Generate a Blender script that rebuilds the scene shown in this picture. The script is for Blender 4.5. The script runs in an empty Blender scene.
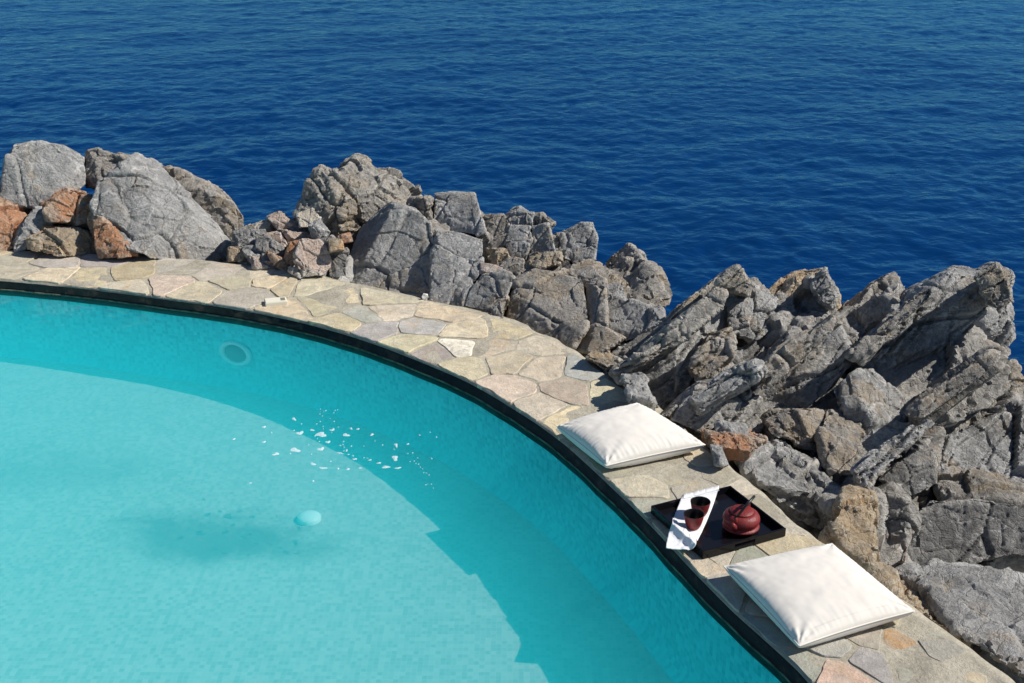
import bpy, bmesh, math, random
import numpy as np
from mathutils import Vector, Matrix

S = bpy.context.scene
COL = S.collection
R = math.radians
random.seed(7)
RNG = np.random.default_rng(11)

# ------------------------------------------------------------------ camera
CAM_H, PITCH, F, CX, CY = 2.7, R(22.5), 1200.0, 512.0, 341.5
cam_d = bpy.data.cameras.new('camera')
cam = bpy.data.objects.new('camera', cam_d)
COL.objects.link(cam)
cam.location = (0, 0, CAM_H)
cam.rotation_euler = (R(90) - PITCH, 0, 0)
cam_d.sensor_width = 36.0
cam_d.lens = F / 1024 * 36
cam_d.clip_end = 20000
S.camera = cam

# ------------------------------------------------------------------ light
SUN_EL, SUN_AZ = R(43), R(91)          # azimuth clockwise from +Y (camera forward)
world = bpy.data.worlds.new('World')
S.world = world
world.use_nodes = True
wn = world.node_tree
for n in list(wn.nodes):
    wn.nodes.remove(n)
sky = wn.nodes.new('ShaderNodeTexSky')
sky.sky_type = 'NISHITA'
sky.sun_disc = False
sky.sun_elevation = SUN_EL
sky.sun_rotation = SUN_AZ
sky.air_density = 1.0
sky.dust_density = 0.0
sky.ozone_density = 6.0
bg = wn.nodes.new('ShaderNodeBackground')
bg.inputs['Strength'].default_value = 0.068
wo = wn.nodes.new('ShaderNodeOutputWorld')
wn.links.new(sky.outputs[0], bg.inputs[0])
wn.links.new(bg.outputs[0], wo.inputs[0])
sun_d = bpy.data.lights.new('sun', 'SUN')
sun_d.energy = 5.0
sun_d.angle = R(0.5)
sun_d.color = (1.0, 0.95, 0.88)
sun = bpy.data.objects.new('sun', sun_d)
COL.objects.link(sun)
sdir = Vector((math.cos(SUN_EL) * math.sin(SUN_AZ), math.cos(SUN_EL) * math.cos(SUN_AZ), math.sin(SUN_EL)))
sun.rotation_euler = sdir.to_track_quat('Z', 'Y').to_euler()
sun.location = (20, 5, 20)

vs = S.view_settings
vs.view_transform = 'Standard'
vs.look = 'None'
vs.exposure = 0.12
vs.gamma = 1.0
vs.use_curve_mapping = False
try:
    S.cycles.max_bounces = 10
    S.cycles.volume_bounces = 4
    S.cycles.transparent_max_bounces = 12
    S.cycles.use_denoising = True
except Exception:
    pass

# ------------------------------------------------------------------ photo-matching rays
CP, SP = math.cos(PITCH), math.sin(PITCH)
def ray(px, py):
    x = (px - CX) / F
    y = -(py - CY) / F
    return Vector((x, CP + y * SP, -SP + y * CP))
def at_z(px, py, z=0.0):
    d = ray(px, py)
    return Vector((0, 0, CAM_H)) + d * ((z - CAM_H) / d.z)
def at_y(px, py, Y):
    d = ray(px, py)
    return Vector((0, 0, CAM_H)) + d * (Y / d.y)

# ------------------------------------------------------------------ object helpers
def tag(o, label=None, cat=None, group=None, kind=None):
    if label: o['label'] = label
    if cat: o['category'] = cat
    if group: o['group'] = group
    if kind: o['kind'] = kind
    return o
def empty(name, loc, rz=0.0):
    o = bpy.data.objects.new(name, None)
    COL.objects.link(o)
    o.location = loc
    o.rotation_euler = (0, 0, rz)
    o.empty_display_size = 0.05
    return o
def link(name, me, mat, parent=None, smooth=True):
    o = bpy.data.objects.new(name, me)
    COL.objects.link(o)
    if mat is not None:
        me.materials.append(mat)
    if parent is not None:
        o.parent = parent
    if smooth:
        me.polygons.foreach_set('use_smooth', [True] * len(me.polygons))
    me.update()
    return o
def mesh(name, verts, faces):
    me = bpy.data.meshes.new(name)
    me.from_pydata([tuple(v) for v in verts], [], faces)
    me.update()
    return me
def bm_obj(name, bm, mat, parent=None, smooth=True):
    bmesh.ops.recalc_face_normals(bm, faces=bm.faces)
    me = bpy.data.meshes.new(name)
    bm.to_mesh(me)
    bm.free()
    return link(name, me, mat, parent, smooth)

# ------------------------------------------------------------------ numpy noise
_P = RNG.permutation(256)
_P = np.concatenate([_P, _P, _P])
_G = RNG.normal(size=(256, 3))
_G /= np.linalg.norm(_G, axis=1)[:, None]
def perlin(p):
    i = np.floor(p).astype(np.int64)
    f = p - i
    i &= 255
    u = f * f * f * (f * (f * 6 - 15) + 10)
    out = 0
    for dx in (0, 1):
        for dy in (0, 1):
            for dz in (0, 1):
                h = _P[_P[_P[(i[:, 0] + dx) & 255] + ((i[:, 1] + dy) & 255)] + ((i[:, 2] + dz) & 255)]
                g = _G[h]
                d = f - np.array([dx, dy, dz])
                w = (u[:, 0] if dx else 1 - u[:, 0]) * (u[:, 1] if dy else 1 - u[:, 1]) * (u[:, 2] if dz else 1 - u[:, 2])
                out = out + w * (g * d).sum(1)
    return out * 1.5
def fbm(p, octv=4, gain=0.5, ridged=False):
    a, s, t = 1.0, 0.0, 0.0
    for k in range(octv):
        n = perlin(p * (2.03 ** k) + 13.7 * k)
        if ridged:
            n = 1 - 2 * np.abs(n)
        s = s + a * n
        t += a
        a *= gain
    return s / t
_H = RNG.random((4096, 8))
def worley(p):
    i = np.floor(p).astype(np.int64)
    F1 = np.full(len(p), 9.0); F2 = np.full(len(p), 9.0)
    ID = np.zeros(len(p), np.int64)
    SD = np.zeros((len(p), 3))
    for dx in (-1, 0, 1):
        for dy in (-1, 0, 1):
            for dz in (-1, 0, 1):
                c = i + np.array([dx, dy, dz])
                h = (c[:, 0] * 73856093 ^ c[:, 1] * 19349663 ^ c[:, 2] * 83492791) & 4095
                s = c + _H[h, :3]
                d = np.linalg.norm(p - s, axis=1)
                nb = d < F1
                F2 = np.where(nb, F1, np.minimum(F2, d))
                ID = np.where(nb, h, ID)
                SD = np.where(nb[:, None], s, SD)
                F1 = np.where(nb, d, F1)
    return F1, F2, ID, SD

# ------------------------------------------------------------------ material helpers
class NT:
    def __init__(self, name):
        self.m = bpy.data.materials.new(name)
        self.m.use_nodes = True
        self.t = self.m.node_tree
        for n in list(self.t.nodes):
            self.t.nodes.remove(n)
        self.out = self.t.nodes.new('ShaderNodeOutputMaterial')
    def n(self, kind, **kw):
        nd = self.t.nodes.new(kind)
        for k, v in kw.items():
            if k.startswith('_'):
                setattr(nd, k[1:], v)
            else:
                nd.inputs[k.replace('__', ' ')].default_value = v
        return nd
    def l(self, a, b):
        self.t.links.new(a, b)
    def pos(self, scale=(1, 1, 1), rot=(0, 0, 0), attr=None):
        if attr == 'uv':
            g = self.n('ShaderNodeUVMap').outputs[0]
        else:
            g = self.n('ShaderNodeNewGeometry').outputs['Position']
        mp = self.n('ShaderNodeMapping')
        mp.inputs['Scale'].default_value = scale
        mp.inputs['Rotation'].default_value = rot
        self.l(g, mp.inputs[0])
        return mp.outputs[0]
    def noise(self, vec, scale, detail=4, rough=0.55, dist=0.0):
        nd = self.n('ShaderNodeTexNoise', Scale=scale, Detail=detail, Roughness=rough, Distortion=dist)
        self.l(vec, nd.inputs['Vector'])
        return nd.outputs['Fac']
    def ramp(self, fac, stops, interp='LINEAR'):
        r = self.n('ShaderNodeValToRGB')
        cr = r.color_ramp
        cr.interpolation = interp
        while len(cr.elements) < len(stops):
            cr.elements.new(0.5)
        for e, (p, c) in zip(cr.elements, stops):
            e.position = p
            e.color = (*c, 1) if isinstance(c, tuple) else (c, c, c, 1)
        self.l(fac, r.inputs[0])
        return r.outputs[0]
    def mix(self, fac, a, b, mode='MIX'):
        m = self.n('ShaderNodeMix', _data_type='RGBA', _blend_type=mode)
        for src, idx in ((fac, 0), (a, 6), (b, 7)):
            if isinstance(src, (int, float)):
                m.inputs[idx].default_value = src
            elif isinstance(src, tuple):
                m.inputs[idx].default_value = (*src, 1)
            else:
                self.l(src, m.inputs[idx])
        return m.outputs[2]
    def math(self, op, a, b=0.0, c=0.0, clamp=False):
        m = self.n('ShaderNodeMath', _operation=op, _use_clamp=clamp)
        for k, s in enumerate((a, b, c)):
            if isinstance(s, (int, float)):
                m.inputs[k].default_value = s
            else:
                self.l(s, m.inputs[k])
        return m.outputs[0]
    def bump(self, h, strength=0.5, dist=0.01, normal=None):
        b = self.n('ShaderNodeBump', Strength=strength, Distance=dist)
        self.l(h, b.inputs['Height'])
        if normal is not None:
            self.l(normal, b.inputs['Normal'])
        return b.outputs[0]
    def pbsdf(self, color, rough=0.8, normal=None, **kw):
        p = self.n('ShaderNodeBsdfPrincipled')
        if isinstance(color, tuple):
            p.inputs['Base Color'].default_value = (*color, 1)
        else:
            self.l(color, p.inputs['Base Color'])
        if isinstance(rough, (int, float)):
            p.inputs['Roughness'].default_value = rough
        else:
            self.l(rough, p.inputs['Roughness'])
        for k, v in kw.items():
            p.inputs[k.replace('__', ' ')].default_value = v
        if normal is not None:
            self.l(normal, p.inputs['Normal'])
        self.l(p.outputs[0], self.out.inputs['Surface'])
        return p

def rock_mat(name, lo, hi, tan=0.45, orange=0.0, vein=0.55, tan_col=(0.42, 0.33, 0.22), or_col=(0.40, 0.17, 0.07), lichen=0.5, seed=0.0):
    """lo/hi grey limestone; tan/orange = share of the surface stained that colour."""
    t = NT(name)
    p0 = t.pos()
    off = t.n('ShaderNodeVectorMath', _operation='ADD')
    off.inputs[1].default_value = (seed * 3.1, seed * 1.7, seed * 2.3)
    t.l(p0, off.inputs[0])
    p = off.outputs[0]
    big = t.noise(p, 2.2, 6, 0.62, 0.4)
    mid = t.noise(p, 9, 8, 0.7, 0.3)
    fine = t.noise(p, 55, 5, 0.7)
    g = t.math('ADD', t.math('MULTIPLY', big, 0.45), t.math('ADD', t.math('MULTIPLY', mid, 0.35), t.math('MULTIPLY', fine, 0.25)))
    col = t.ramp(g, [(0.40, tuple(c * 0.8 for c in lo)), (0.60, hi)])
    # weathered tan film
    tn = t.noise(p, 3.4, 7, 0.68, 0.9)
    e = 0.72 - 0.34 * tan
    col = t.mix(t.math('MULTIPLY', t.ramp(tn, [(e, 0.0), (e + 0.14, 1.0)]), 0.75), col, t.mix(mid, tuple(c * 0.7 for c in tan_col), tan_col))
    if orange > 0:
        on = t.noise(p, 2.1, 7, 0.66, 1.3)
        e = 0.75 - 0.40 * orange
        col = t.mix(t.ramp(on, [(e, 0.0), (e + 0.10, 1.0)]), col, t.mix(fine, tuple(c * 0.55 for c in or_col), tuple(min(1, c * 1.35) for c in or_col)))
    # white calcite veins
    if vein > 0:
        vp = t.n('ShaderNodeVectorMath', _operation='ADD')
        ns = t.n('ShaderNodeTexNoise', Scale=2.0, Detail=3.0)
        t.l(p, ns.inputs['Vector'])
        t.l(p, vp.inputs[0]); t.l(ns.outputs['Color'], vp.inputs[1])
        vn = t.noise(vp.outputs[0], 3.0, 2, 0.5, 0.5)
        band = t.math('ABSOLUTE', t.math('SUBTRACT', vn, 0.5))
        line = t.ramp(band, [(0.004, 1.0), (0.016, 0.0)])
        gate = t.ramp(t.noise(p, 4.5, 3), [(0.48, 0.0), (0.6, 1.0)])
        col = t.mix(t.math('MULTIPLY', t.math('MULTIPLY', line, gate), vein), col, (0.62, 0.60, 0.57))
    # dark lichen specks and pale crust
    ln = t.noise(p, 26, 6, 0.75, 0.6)
    col = t.mix(t.math('MULTIPLY', t.ramp(ln, [(0.56, 0.0), (0.66, 1.0)]), lichen), col, (0.085, 0.083, 0.078))
    ln2 = t.noise(p, 15, 7, 0.72, 1.0)
    col = t.mix(t.math('MULTIPLY', t.ramp(ln2, [(0.58, 0.0), (0.68, 1.0)]), 0.45), col, (0.52, 0.50, 0.46))
    pt = t.n('ShaderNodeNewGeometry').outputs['Pointiness']
    col = t.mix(t.math('MULTIPLY', t.ramp(pt, [(0.508, 0.0), (0.56, 1.0)]), t.math('MULTIPLY', mid, 1.1)), col, tuple(min(0.62, c * 1.3 + k) for c, k in zip(hi, (0.10, 0.085, 0.06))))
    # relief
    vo = t.n('ShaderNodeTexVoronoi', _feature='DISTANCE_TO_EDGE', Scale=7.5)
    dv = t.n('ShaderNodeVectorMath', _operation='ADD')
    nn = t.n('ShaderNodeTexNoise', Scale=6.0, Detail=4.0)
    sc = t.n('ShaderNodeVectorMath', _operation='SCALE'); sc.inputs['Scale'].default_value = 0.22
    t.l(p, nn.inputs['Vector']); t.l(nn.outputs['Color'], sc.inputs[0])
    t.l(p, dv.inputs[0]); t.l(sc.outputs[0], dv.inputs[1])
    t.l(dv.outputs[0], vo.inputs['Vector'])
    crack = t.ramp(vo.outputs['Distance'], [(0.0, 0.0), (0.035, 1.0)])
    h = t.math('ADD', t.math('MULTIPLY', crack, 0.16), t.math('ADD', t.math('MULTIPLY', mid, 1.5), t.math('MULTIPLY', fine, 0.55)))
    nrm = t.bump(h, 0.9, 0.032)
    t.pbsdf(col, 0.86, nrm, **{'Specular IOR Level': 0.25})
    return t.m

ROCK = {
    'grey':  rock_mat('grey_limestone', (0.14, 0.137, 0.13), (0.41, 0.405, 0.39), tan=0.55, orange=0.14, vein=0.85, seed=1),
    'pale':  rock_mat('pale_limestone', (0.20, 0.197, 0.19), (0.385, 0.38, 0.365), tan=0.5, vein=0.8, lichen=0.35, seed=2),
    'warm':  rock_mat('warm_limestone', (0.14, 0.135, 0.125), (0.34, 0.315, 0.28), tan=0.7, vein=0.4, seed=3),
    'rough': rock_mat('pitted_limestone', (0.11, 0.105, 0.095), (0.36, 0.34, 0.305), tan=0.6, vein=0.2, lichen=0.75, seed=4),
    'dark':  rock_mat('dark_limestone', (0.095, 0.092, 0.087), (0.29, 0.282, 0.268), tan=0.5, orange=0.3, vein=0.6, seed=5),
    'ochre': rock_mat('ochre_limestone', (0.17, 0.15, 0.12), (0.42, 0.36, 0.28), tan=0.95, orange=0.45, vein=0.2, tan_col=(0.52, 0.38, 0.23), or_col=(0.46, 0.27, 0.13), seed=6),
    'orange': rock_mat('rusty_limestone', (0.18, 0.14, 0.11), (0.42, 0.33, 0.26), tan=0.6, orange=0.82, vein=0.2, or_col=(0.43, 0.215, 0.115), seed=7),
    'mixed': rock_mat('grey_and_rust_limestone', (0.13, 0.125, 0.12), (0.38, 0.365, 0.335), tan=0.5, orange=0.3, vein=0.5, seed=8),
    'pink':  rock_mat('pink_limestone', (0.34, 0.25, 0.19), (0.62, 0.50, 0.42), tan=0.5, orange=0.3, vein=0.6, tan_col=(0.56, 0.42, 0.30), or_col=(0.46, 0.24, 0.13), lichen=0.2, seed=9),
    'cream': rock_mat('cream_limestone', (0.36, 0.32, 0.25), (0.62, 0.56, 0.46), tan=0.5, vein=0.3, lichen=0.2, tan_col=(0.55, 0.43, 0.28), seed=10),
}

# ------------------------------------------------------------------ the pool outline (fitted from the photograph onto the deck plane z = 0)
inner_px = [(0,278),(29,281),(97,288),(164,297),(231,306),(298,319),(359,336),(423,360),(468,379),(517,408),(552,431),(607,480),(648,519),(682,556),(710,585),(740,615),(791,659),(814,681)]
outer_px = [(0,250),(60,252),(140,256),(200,259),(245,264),(292,270),(370,288),(430,301),(486,315),(504,319),(557,341),(583,358),(635,398),(707,450),(735,472),(771,498),(800,525),(824,543),(888,590),(959,644),(1016,681)]
I = np.array([at_z(*p)[:2] for p in inner_px])
O = np.array([at_z(*p)[:2] for p in outer_px])
A_ = np.c_[2 * I, np.ones(len(I))]
_s = np.linalg.lstsq(A_, (I ** 2).sum(1), rcond=None)[0]
PC = _s[:2]
PR = math.sqrt(_s[2] + PC @ PC)
def _polar(Q):
    d = Q - PC
    return np.arctan2(d[:, 1], d[:, 0]), np.hypot(d[:, 0], d[:, 1])
thI, rI = _polar(I)
thO, rO = _polar(O)
_oi, _oo = np.argsort(thI), np.argsort(thO)
thI, rI, thO, rO = thI[_oi], rI[_oi], thO[_oo], rO[_oo]
_TH = np.linspace(-math.pi, math.pi, 1441)
def _smooth(th, r, k):
    v = np.interp(_TH, th, r)
    ker = np.hanning(k); ker /= ker.sum()
    return np.convolve(np.pad(v, k // 2, mode='edge'), ker, 'valid')[:len(_TH)]
_RI = _smooth(thI, rI, 25)
# outside the picture the rim settles to the fitted circle
_RO = _smooth(thO, rO, 15)
def r_in(t): return np.interp(t, _TH, _RI)
def r_out(t): return np.interp(t, _TH, _RO)
TH0, TH1 = min(thI.min(), thO.min()) - 0.30, max(thI.max(), thO.max()) + 0.30
def pol(t, r):
    return np.array([PC[0] + r * math.cos(t), PC[1] + r * math.sin(t)])
WATER_Z, FLOOR_Z = -0.072, -0.555

# ------------------------------------------------------------------ sea
def build_sea():
    """Real wavelets: a fan-shaped grid, finer near the shore, out to the horizon."""
    SZ = -7.0
    rad = np.concatenate([np.linspace(3.0, 12.0, 20), 12.0 * (1.0055 ** np.arange(1, 520)), 12.0 * 1.0055 ** 519 * 1.12 ** np.arange(1, 50)])
    ang = np.radians(np.concatenate([np.linspace(-60, -28, 70, endpoint=False), np.linspace(-28, 28, 600, endpoint=False), np.linspace(28, 60, 71)]))
    A, Rr = np.meshgrid(ang, rad)
    X, Y = np.sin(A) * Rr, np.cos(A) * Rr
    P = np.stack([X, Y, np.zeros_like(X)], -1).reshape(-1, 3)
    r_ = Rr.ravel()
    ca, sa = math.cos(R(14)), math.sin(R(14))
    U = np.c_[P[:, 0] * ca + P[:, 1] * sa, -P[:, 0] * sa + P[:, 1] * ca, np.zeros(len(P))]
    warp = 0.8 * np.c_[perlin(U * 0.21), perlin(U * 0.21 + 40), np.zeros(len(P))]
    U = U + warp
    gust = 0.75 + 0.6 * np.clip(fbm(U * 0.035 + 9, 3) + 0.3, 0, 1)
    z = np.zeros(len(P))
    for wl, amp, st, ph in ((7.0, 0.09, 0.6, 3), (2.9, 0.055, 0.6, 17), (1.2, 0.065, 0.66, 31), (0.68, 0.048, 0.72, 53), (0.42, 0.026, 0.8, 71)):
        fade = np.clip(1.4 - r_ * 0.0025 / wl, 0, 1)
        n = perlin(np.c_[U[:, 0] * st / wl * 1.3 + ph, U[:, 1] / wl * 1.3, np.full(len(P), ph * 0.37)])
        n = (0.45 - np.abs(n)) * 0.6 + n * 0.5 if wl < 2 and wl > 0.5 else n
        z += amp * n * fade * (gust if wl < 3 else 1)
    P[:, 2] = SZ + z
    nr, na = X.shape
    idx = np.arange(nr * na).reshape(nr, na)
    f = np.stack([idx[:-1, :-1], idx[:-1, 1:], idx[1:, 1:], idx[1:, :-1]], -1).reshape(-1, 4)[:, ::-1]
    me = bpy.data.meshes.new('sea')
    me.vertices.add(len(P)); me.vertices.foreach_set('co', P.astype(np.float32).ravel())
    me.loops.add(f.size); me.loops.foreach_set('vertex_index', f.astype(np.int32).ravel())
    me.polygons.add(len(f)); me.polygons.foreach_set('loop_start', (np.arange(len(f)) * 4).astype(np.int32))
    me.update(calc_edges=True); me.validate()
    if me.polygons[0].normal.z < 0: me.flip_normals()
    t = NT('sea_water')
    p = t.pos((0.85, 1.0, 1.0), (0, 0, R(-20)))
    c = t.noise(p, 2.1, 3, 0.55, 0.5)
    d = t.noise(p, 0.8, 3, 0.5, 0.6)
    f = t.noise(p, 6.5, 2, 0.5, 0.4)
    nrm = t.bump(t.math('ADD', t.math('MULTIPLY', d, 1.0), t.math('ADD', t.math('MULTIPLY', c, 0.45), t.math('MULTIPLY', f, 0.05))), 1.0, 0.085)
    patch = t.noise(p, 0.03, 3)
    col = t.ramp(patch, [(0.3, (0.0001, 0.020, 0.090)), (0.7, (0.0002, 0.027, 0.112))])
    df = t.n('ShaderNodeBsdfDiffuse'); t.l(col, df.inputs[0])
    gl = t.n('ShaderNodeBsdfGlossy', Roughness=0.09); gl.inputs[0].default_value = (0.30, 0.76, 1.0, 1); t.l(nrm, gl.inputs['Normal'])
    fr = t.n('ShaderNodeFresnel', IOR=1.333); t.l(nrm, fr.inputs['Normal'])
    mx = t.n('ShaderNodeMixShader'); t.l(fr.outputs[0], mx.inputs[0]); t.l(df.outputs[0], mx.inputs[1]); t.l(gl.outputs[0], mx.inputs[2])
    t.l(mx.outputs[0], t.out.inputs['Surface'])
    return tag(link('sea', me, t.m), kind='structure')
build_sea()

# ------------------------------------------------------------------ pool shell
def tile_mat(name, c1, c2, grout, uvscale=1 / 0.024):
    t = NT(name)
    uv = t.n('ShaderNodeUVMap').outputs[0]
    mp = t.n('ShaderNodeMapping'); mp.inputs['Scale'].default_value = (uvscale,) * 3
    t.l(uv, mp.inputs[0])
    fl = t.n('ShaderNodeVectorMath', _operation='FLOOR'); t.l(mp.outputs[0], fl.inputs[0])
    fr = t.n('ShaderNodeVectorMath', _operation='FRACTION'); t.l(mp.outputs[0], fr.inputs[0])
    wnz = t.n('ShaderNodeTexWhiteNoise', _noise_dimensions='2D'); t.l(fl.outputs[0], wnz.inputs['Vector'])
    sx = t.n('ShaderNodeSeparateXYZ'); t.l(fr.outputs[0], sx.inputs[0])
    ex = t.math('MINIMUM', t.math('MINIMUM', sx.outputs[0], t.math('SUBTRACT', 1.0, sx.outputs[0])),
                t.math('MINIMUM', sx.outputs[1], t.math('SUBTRACT', 1.0, sx.outputs[1])))
    edge = t.ramp(ex, [(0.05, 1.0), (0.10, 0.0)])
    pp = t.pos()
    cloud = t.noise(pp, 1.1, 5, 0.6, 0.5)
    mott = t.noise(pp, 7, 4, 0.65, 0.8)
    v = t.math('ADD', t.math('MULTIPLY', wnz.outputs['Value'], 0.50), t.math('ADD', t.math('MULTIPLY', cloud, 0.50), t.math('MULTIPLY', mott, 0.14)))
    col = t.ramp(v, [(0.30, c1), (0.82, c2)])
    col = t.mix(t.math('MULTIPLY', edge, 0.45), col, grout)
    # soft shade of the stirred water, painted into the tile colour
    for (cx, cy, rx, ry, am) in WATER_SHADE:
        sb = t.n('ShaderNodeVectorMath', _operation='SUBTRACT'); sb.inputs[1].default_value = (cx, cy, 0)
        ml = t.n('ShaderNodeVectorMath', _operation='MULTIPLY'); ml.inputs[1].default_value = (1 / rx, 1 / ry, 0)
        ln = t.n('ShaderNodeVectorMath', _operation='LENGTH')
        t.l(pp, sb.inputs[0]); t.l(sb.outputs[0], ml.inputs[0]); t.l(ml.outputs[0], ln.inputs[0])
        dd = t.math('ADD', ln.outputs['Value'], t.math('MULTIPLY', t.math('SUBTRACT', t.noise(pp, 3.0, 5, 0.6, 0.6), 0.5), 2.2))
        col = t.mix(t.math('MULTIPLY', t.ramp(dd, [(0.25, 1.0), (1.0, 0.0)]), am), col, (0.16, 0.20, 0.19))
    t.pbsdf(col, 0.4, None, **{'Specular IOR Level': 0.1})
    return t.m
WATER_SHADE = []  # painted shade patches on the pool floor: centre, radii, strength
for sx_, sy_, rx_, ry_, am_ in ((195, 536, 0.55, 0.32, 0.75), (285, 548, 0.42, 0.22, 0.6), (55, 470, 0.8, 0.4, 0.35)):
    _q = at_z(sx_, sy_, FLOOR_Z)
    WATER_SHADE.append((_q.x, _q.y, rx_, ry_, am_))
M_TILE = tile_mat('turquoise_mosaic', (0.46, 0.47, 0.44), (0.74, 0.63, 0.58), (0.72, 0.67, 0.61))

M_TILE_WALL = tile_mat('turquoise_mosaic_wall', (0.04, 0.60, 0.67), (0.13, 0.90, 0.95), (0.16, 0.84, 0.88))

def build_pool():
    root = empty('swimming_pool', (PC[0], PC[1], FLOOR_Z))
    tag(root, 'turquoise mosaic swimming pool with a curved rim beside the rocks', 'swimming pool')
    N = 360
    ths = np.linspace(-math.pi, math.pi, N, endpoint=False)
    verts, faces, uvs = [], [], []
    loc = Vector((PC[0], PC[1], FLOOR_Z))
    # wall
    arc = 0.0
    prev = None
    base = []
    for k in range(N + 1):
        t = ths[k % N]
        q = pol(t, r_in(t))
        if prev is not None:
            arc += float(np.linalg.norm(q - prev))
        prev = q
        base.append((q, arc))
    prof = [(0.0, WATER_Z - 0.004), (0.0, -0.3), (0.0, -0.43), (0.010, -0.51), (0.03, -0.543), (0.06, FLOOR_Z)]
    bm = bmesh.new()
    uvl = bm.loops.layers.uv.new('UVMap')
    rows = []
    for k in range(N):
        q, s = base[k]
        d = PC - q; d = d / np.linalg.norm(d)
        rows.append([bm.verts.new(Vector((*(q + d * off), z)) - loc) for off, z in prof])
    for k in range(N):
        a, b = rows[k], rows[(k + 1) % N]
        for j in range(len(prof) - 1):
            f = bm.faces.new((a[j], b[j], b[j + 1], a[j + 1]))
            ss = (base[k][1], base[k + 1][1], base[k + 1][1], base[k][1])
            zz = (prof[j][1], prof[j][1], prof[j + 1][1], prof[j + 1][1])
            for lp, u, w in zip(f.loops, ss, zz):
                lp[uvl].uv = (u, w)
    c = bm.verts.new((0, 0, 0))
    for k in range(N):
        a, b = rows[k][-1], rows[(k + 1) % N][-1]
        f = bm.faces.new((a, b, c))
        for lp in f.loops:
            lp[uvl].uv = (lp.vert.co.x + 20, lp.vert.co.y + 20)
    for f in bm.faces: f.material_index = 0 if len(f.verts) == 3 else 1
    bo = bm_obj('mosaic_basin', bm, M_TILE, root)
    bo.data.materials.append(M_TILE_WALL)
    # dark waterline band under the coping
    t = NT('dark_green_band')
    p = t.pos()
    nz = t.noise(p, 14, 6, 0.7, 0.5)
    v2 = t.noise(p, 6.5, 5, 0.7)
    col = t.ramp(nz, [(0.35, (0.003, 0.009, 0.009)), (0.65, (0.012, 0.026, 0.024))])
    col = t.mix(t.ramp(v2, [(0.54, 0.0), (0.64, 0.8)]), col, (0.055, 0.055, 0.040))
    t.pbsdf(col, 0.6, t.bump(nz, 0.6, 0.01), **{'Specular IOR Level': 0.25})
    bm = bmesh.new()
    rows = []
    bp = [(-0.012, -0.018), (0.006, -0.022), (0.006, -0.065), (0.014, -0.068), (0.014, -0.115), (-0.012, -0.115)]
    for k in range(N):
        q, s = base[k]
        d = PC - q; d = d / np.linalg.norm(d)
        rows.append([bm.verts.new(Vector((*(q + d * (off + 0.002 * math.sin(k * 1.7))), z)) - loc) for off, z in bp])
    for k in range(N):
        a, b = rows[k], rows[(k + 1) % N]
        for j in range(len(bp)):
            jj = (j + 1) % len(bp)
            bm.faces.new((a[j], b[j], b[jj], a[jj]))
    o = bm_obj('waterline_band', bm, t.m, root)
    # thin rusty line of scale where band and water meet
    t2 = NT('scale_line')
    nz = t2.noise(t2.pos(), 18, 5, 0.7)
    t2.pbsdf(t2.ramp(nz, [(0.4, (0.05, 0.06, 0.045)), (0.62, (0.26, 0.22, 0.15))]), 0.8)
    bm = bmesh.new(); rows = []
    bp = [(0.0145, WATER_Z + 0.0005), (0.018, WATER_Z + 0.0035), (0.018, WATER_Z - 0.008), (0.0145, WATER_Z - 0.008)]
    for k in range(N):
        q, s = base[k]
        d = PC - q; d = d / np.linalg.norm(d)
        rows.append([bm.verts.new(Vector((*(q + d * (off + 0.002 * math.sin(k * 1.7))), z)) - loc) for off, z in bp])
    for k in range(N):
        a, b = rows[k], rows[(k + 1) % N]
        for j in range(4):
            bm.faces.new((a[j], b[j], b[(j + 1) % 4], a[(j + 1) % 4]))
    bm_obj('scale_line', bm, t2.m, root)
    # underwater lamp on the wall (unlit): ring and glass
    tr = NT('pool_lamp_trim'); tr.pbsdf((0.85, 0.92, 0.92), 0.35)
    tg = NT('pool_lamp_glass'); tg.pbsdf((0.08, 0.22, 0.23), 0.15)
    # wall point on the pixel ray
    best = None
    for zz in np.linspace(-0.15, -0.5, 60):
        q = at_z(236, 353, zz)
        d = np.array(q[:2]) - PC
        e = abs(np.hypot(*d) - r_in(math.atan2(d[1], d[0])))
        if best is None or e < best[0]:
            best = (e, q, math.atan2(d[1], d[0]))
    _, q, th = best
    nrm = Vector((-math.cos(th), -math.sin(th), 0))
    tan = Vector((-math.sin(th), math.cos(th), 0))
    up = Vector((0, 0, 0.66))
    def lathe_on_wall(prof_, seg=40):
        bm = bmesh.new(); rows = []
        for r_, h_ in prof_:
            rows.append([bm.verts.new(q + (tan * math.cos(a) + up * math.sin(a)) * r_ + nrm * h_ - loc) for a in np.linspace(0, 2 * math.pi, seg, endpoint=False)])
        for a, b in zip(rows[:-1], rows[1:]):
            for j in range(seg):
                bm.faces.new((a[j], a[(j + 1) % seg], b[(j + 1) % seg], b[j]))
        bm.faces.new(rows[-1])
        return bm
    ring = bm_obj('underwater_lamp', lathe_on_wall([(0.128, 0.0), (0.128, 0.012), (0.122, 0.02), (0.098, 0.02), (0.09, 0.012), (0.088, 0.006)]), tr.m, root)
    bm_obj('lamp_glass', lathe_on_wall([(0.086, 0.004), (0.084, 0.012), (0.06, 0.02), (0.03, 0.024)]), tg.m, ring)
    # white floor inlet
    tw = NT('white_plastic'); tw.pbsdf((0.95, 0.93, 0.88), 0.4)
    q = at_z(309, 518, FLOOR_Z + 0.01)
    bm = bmesh.new(); rows = []
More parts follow.
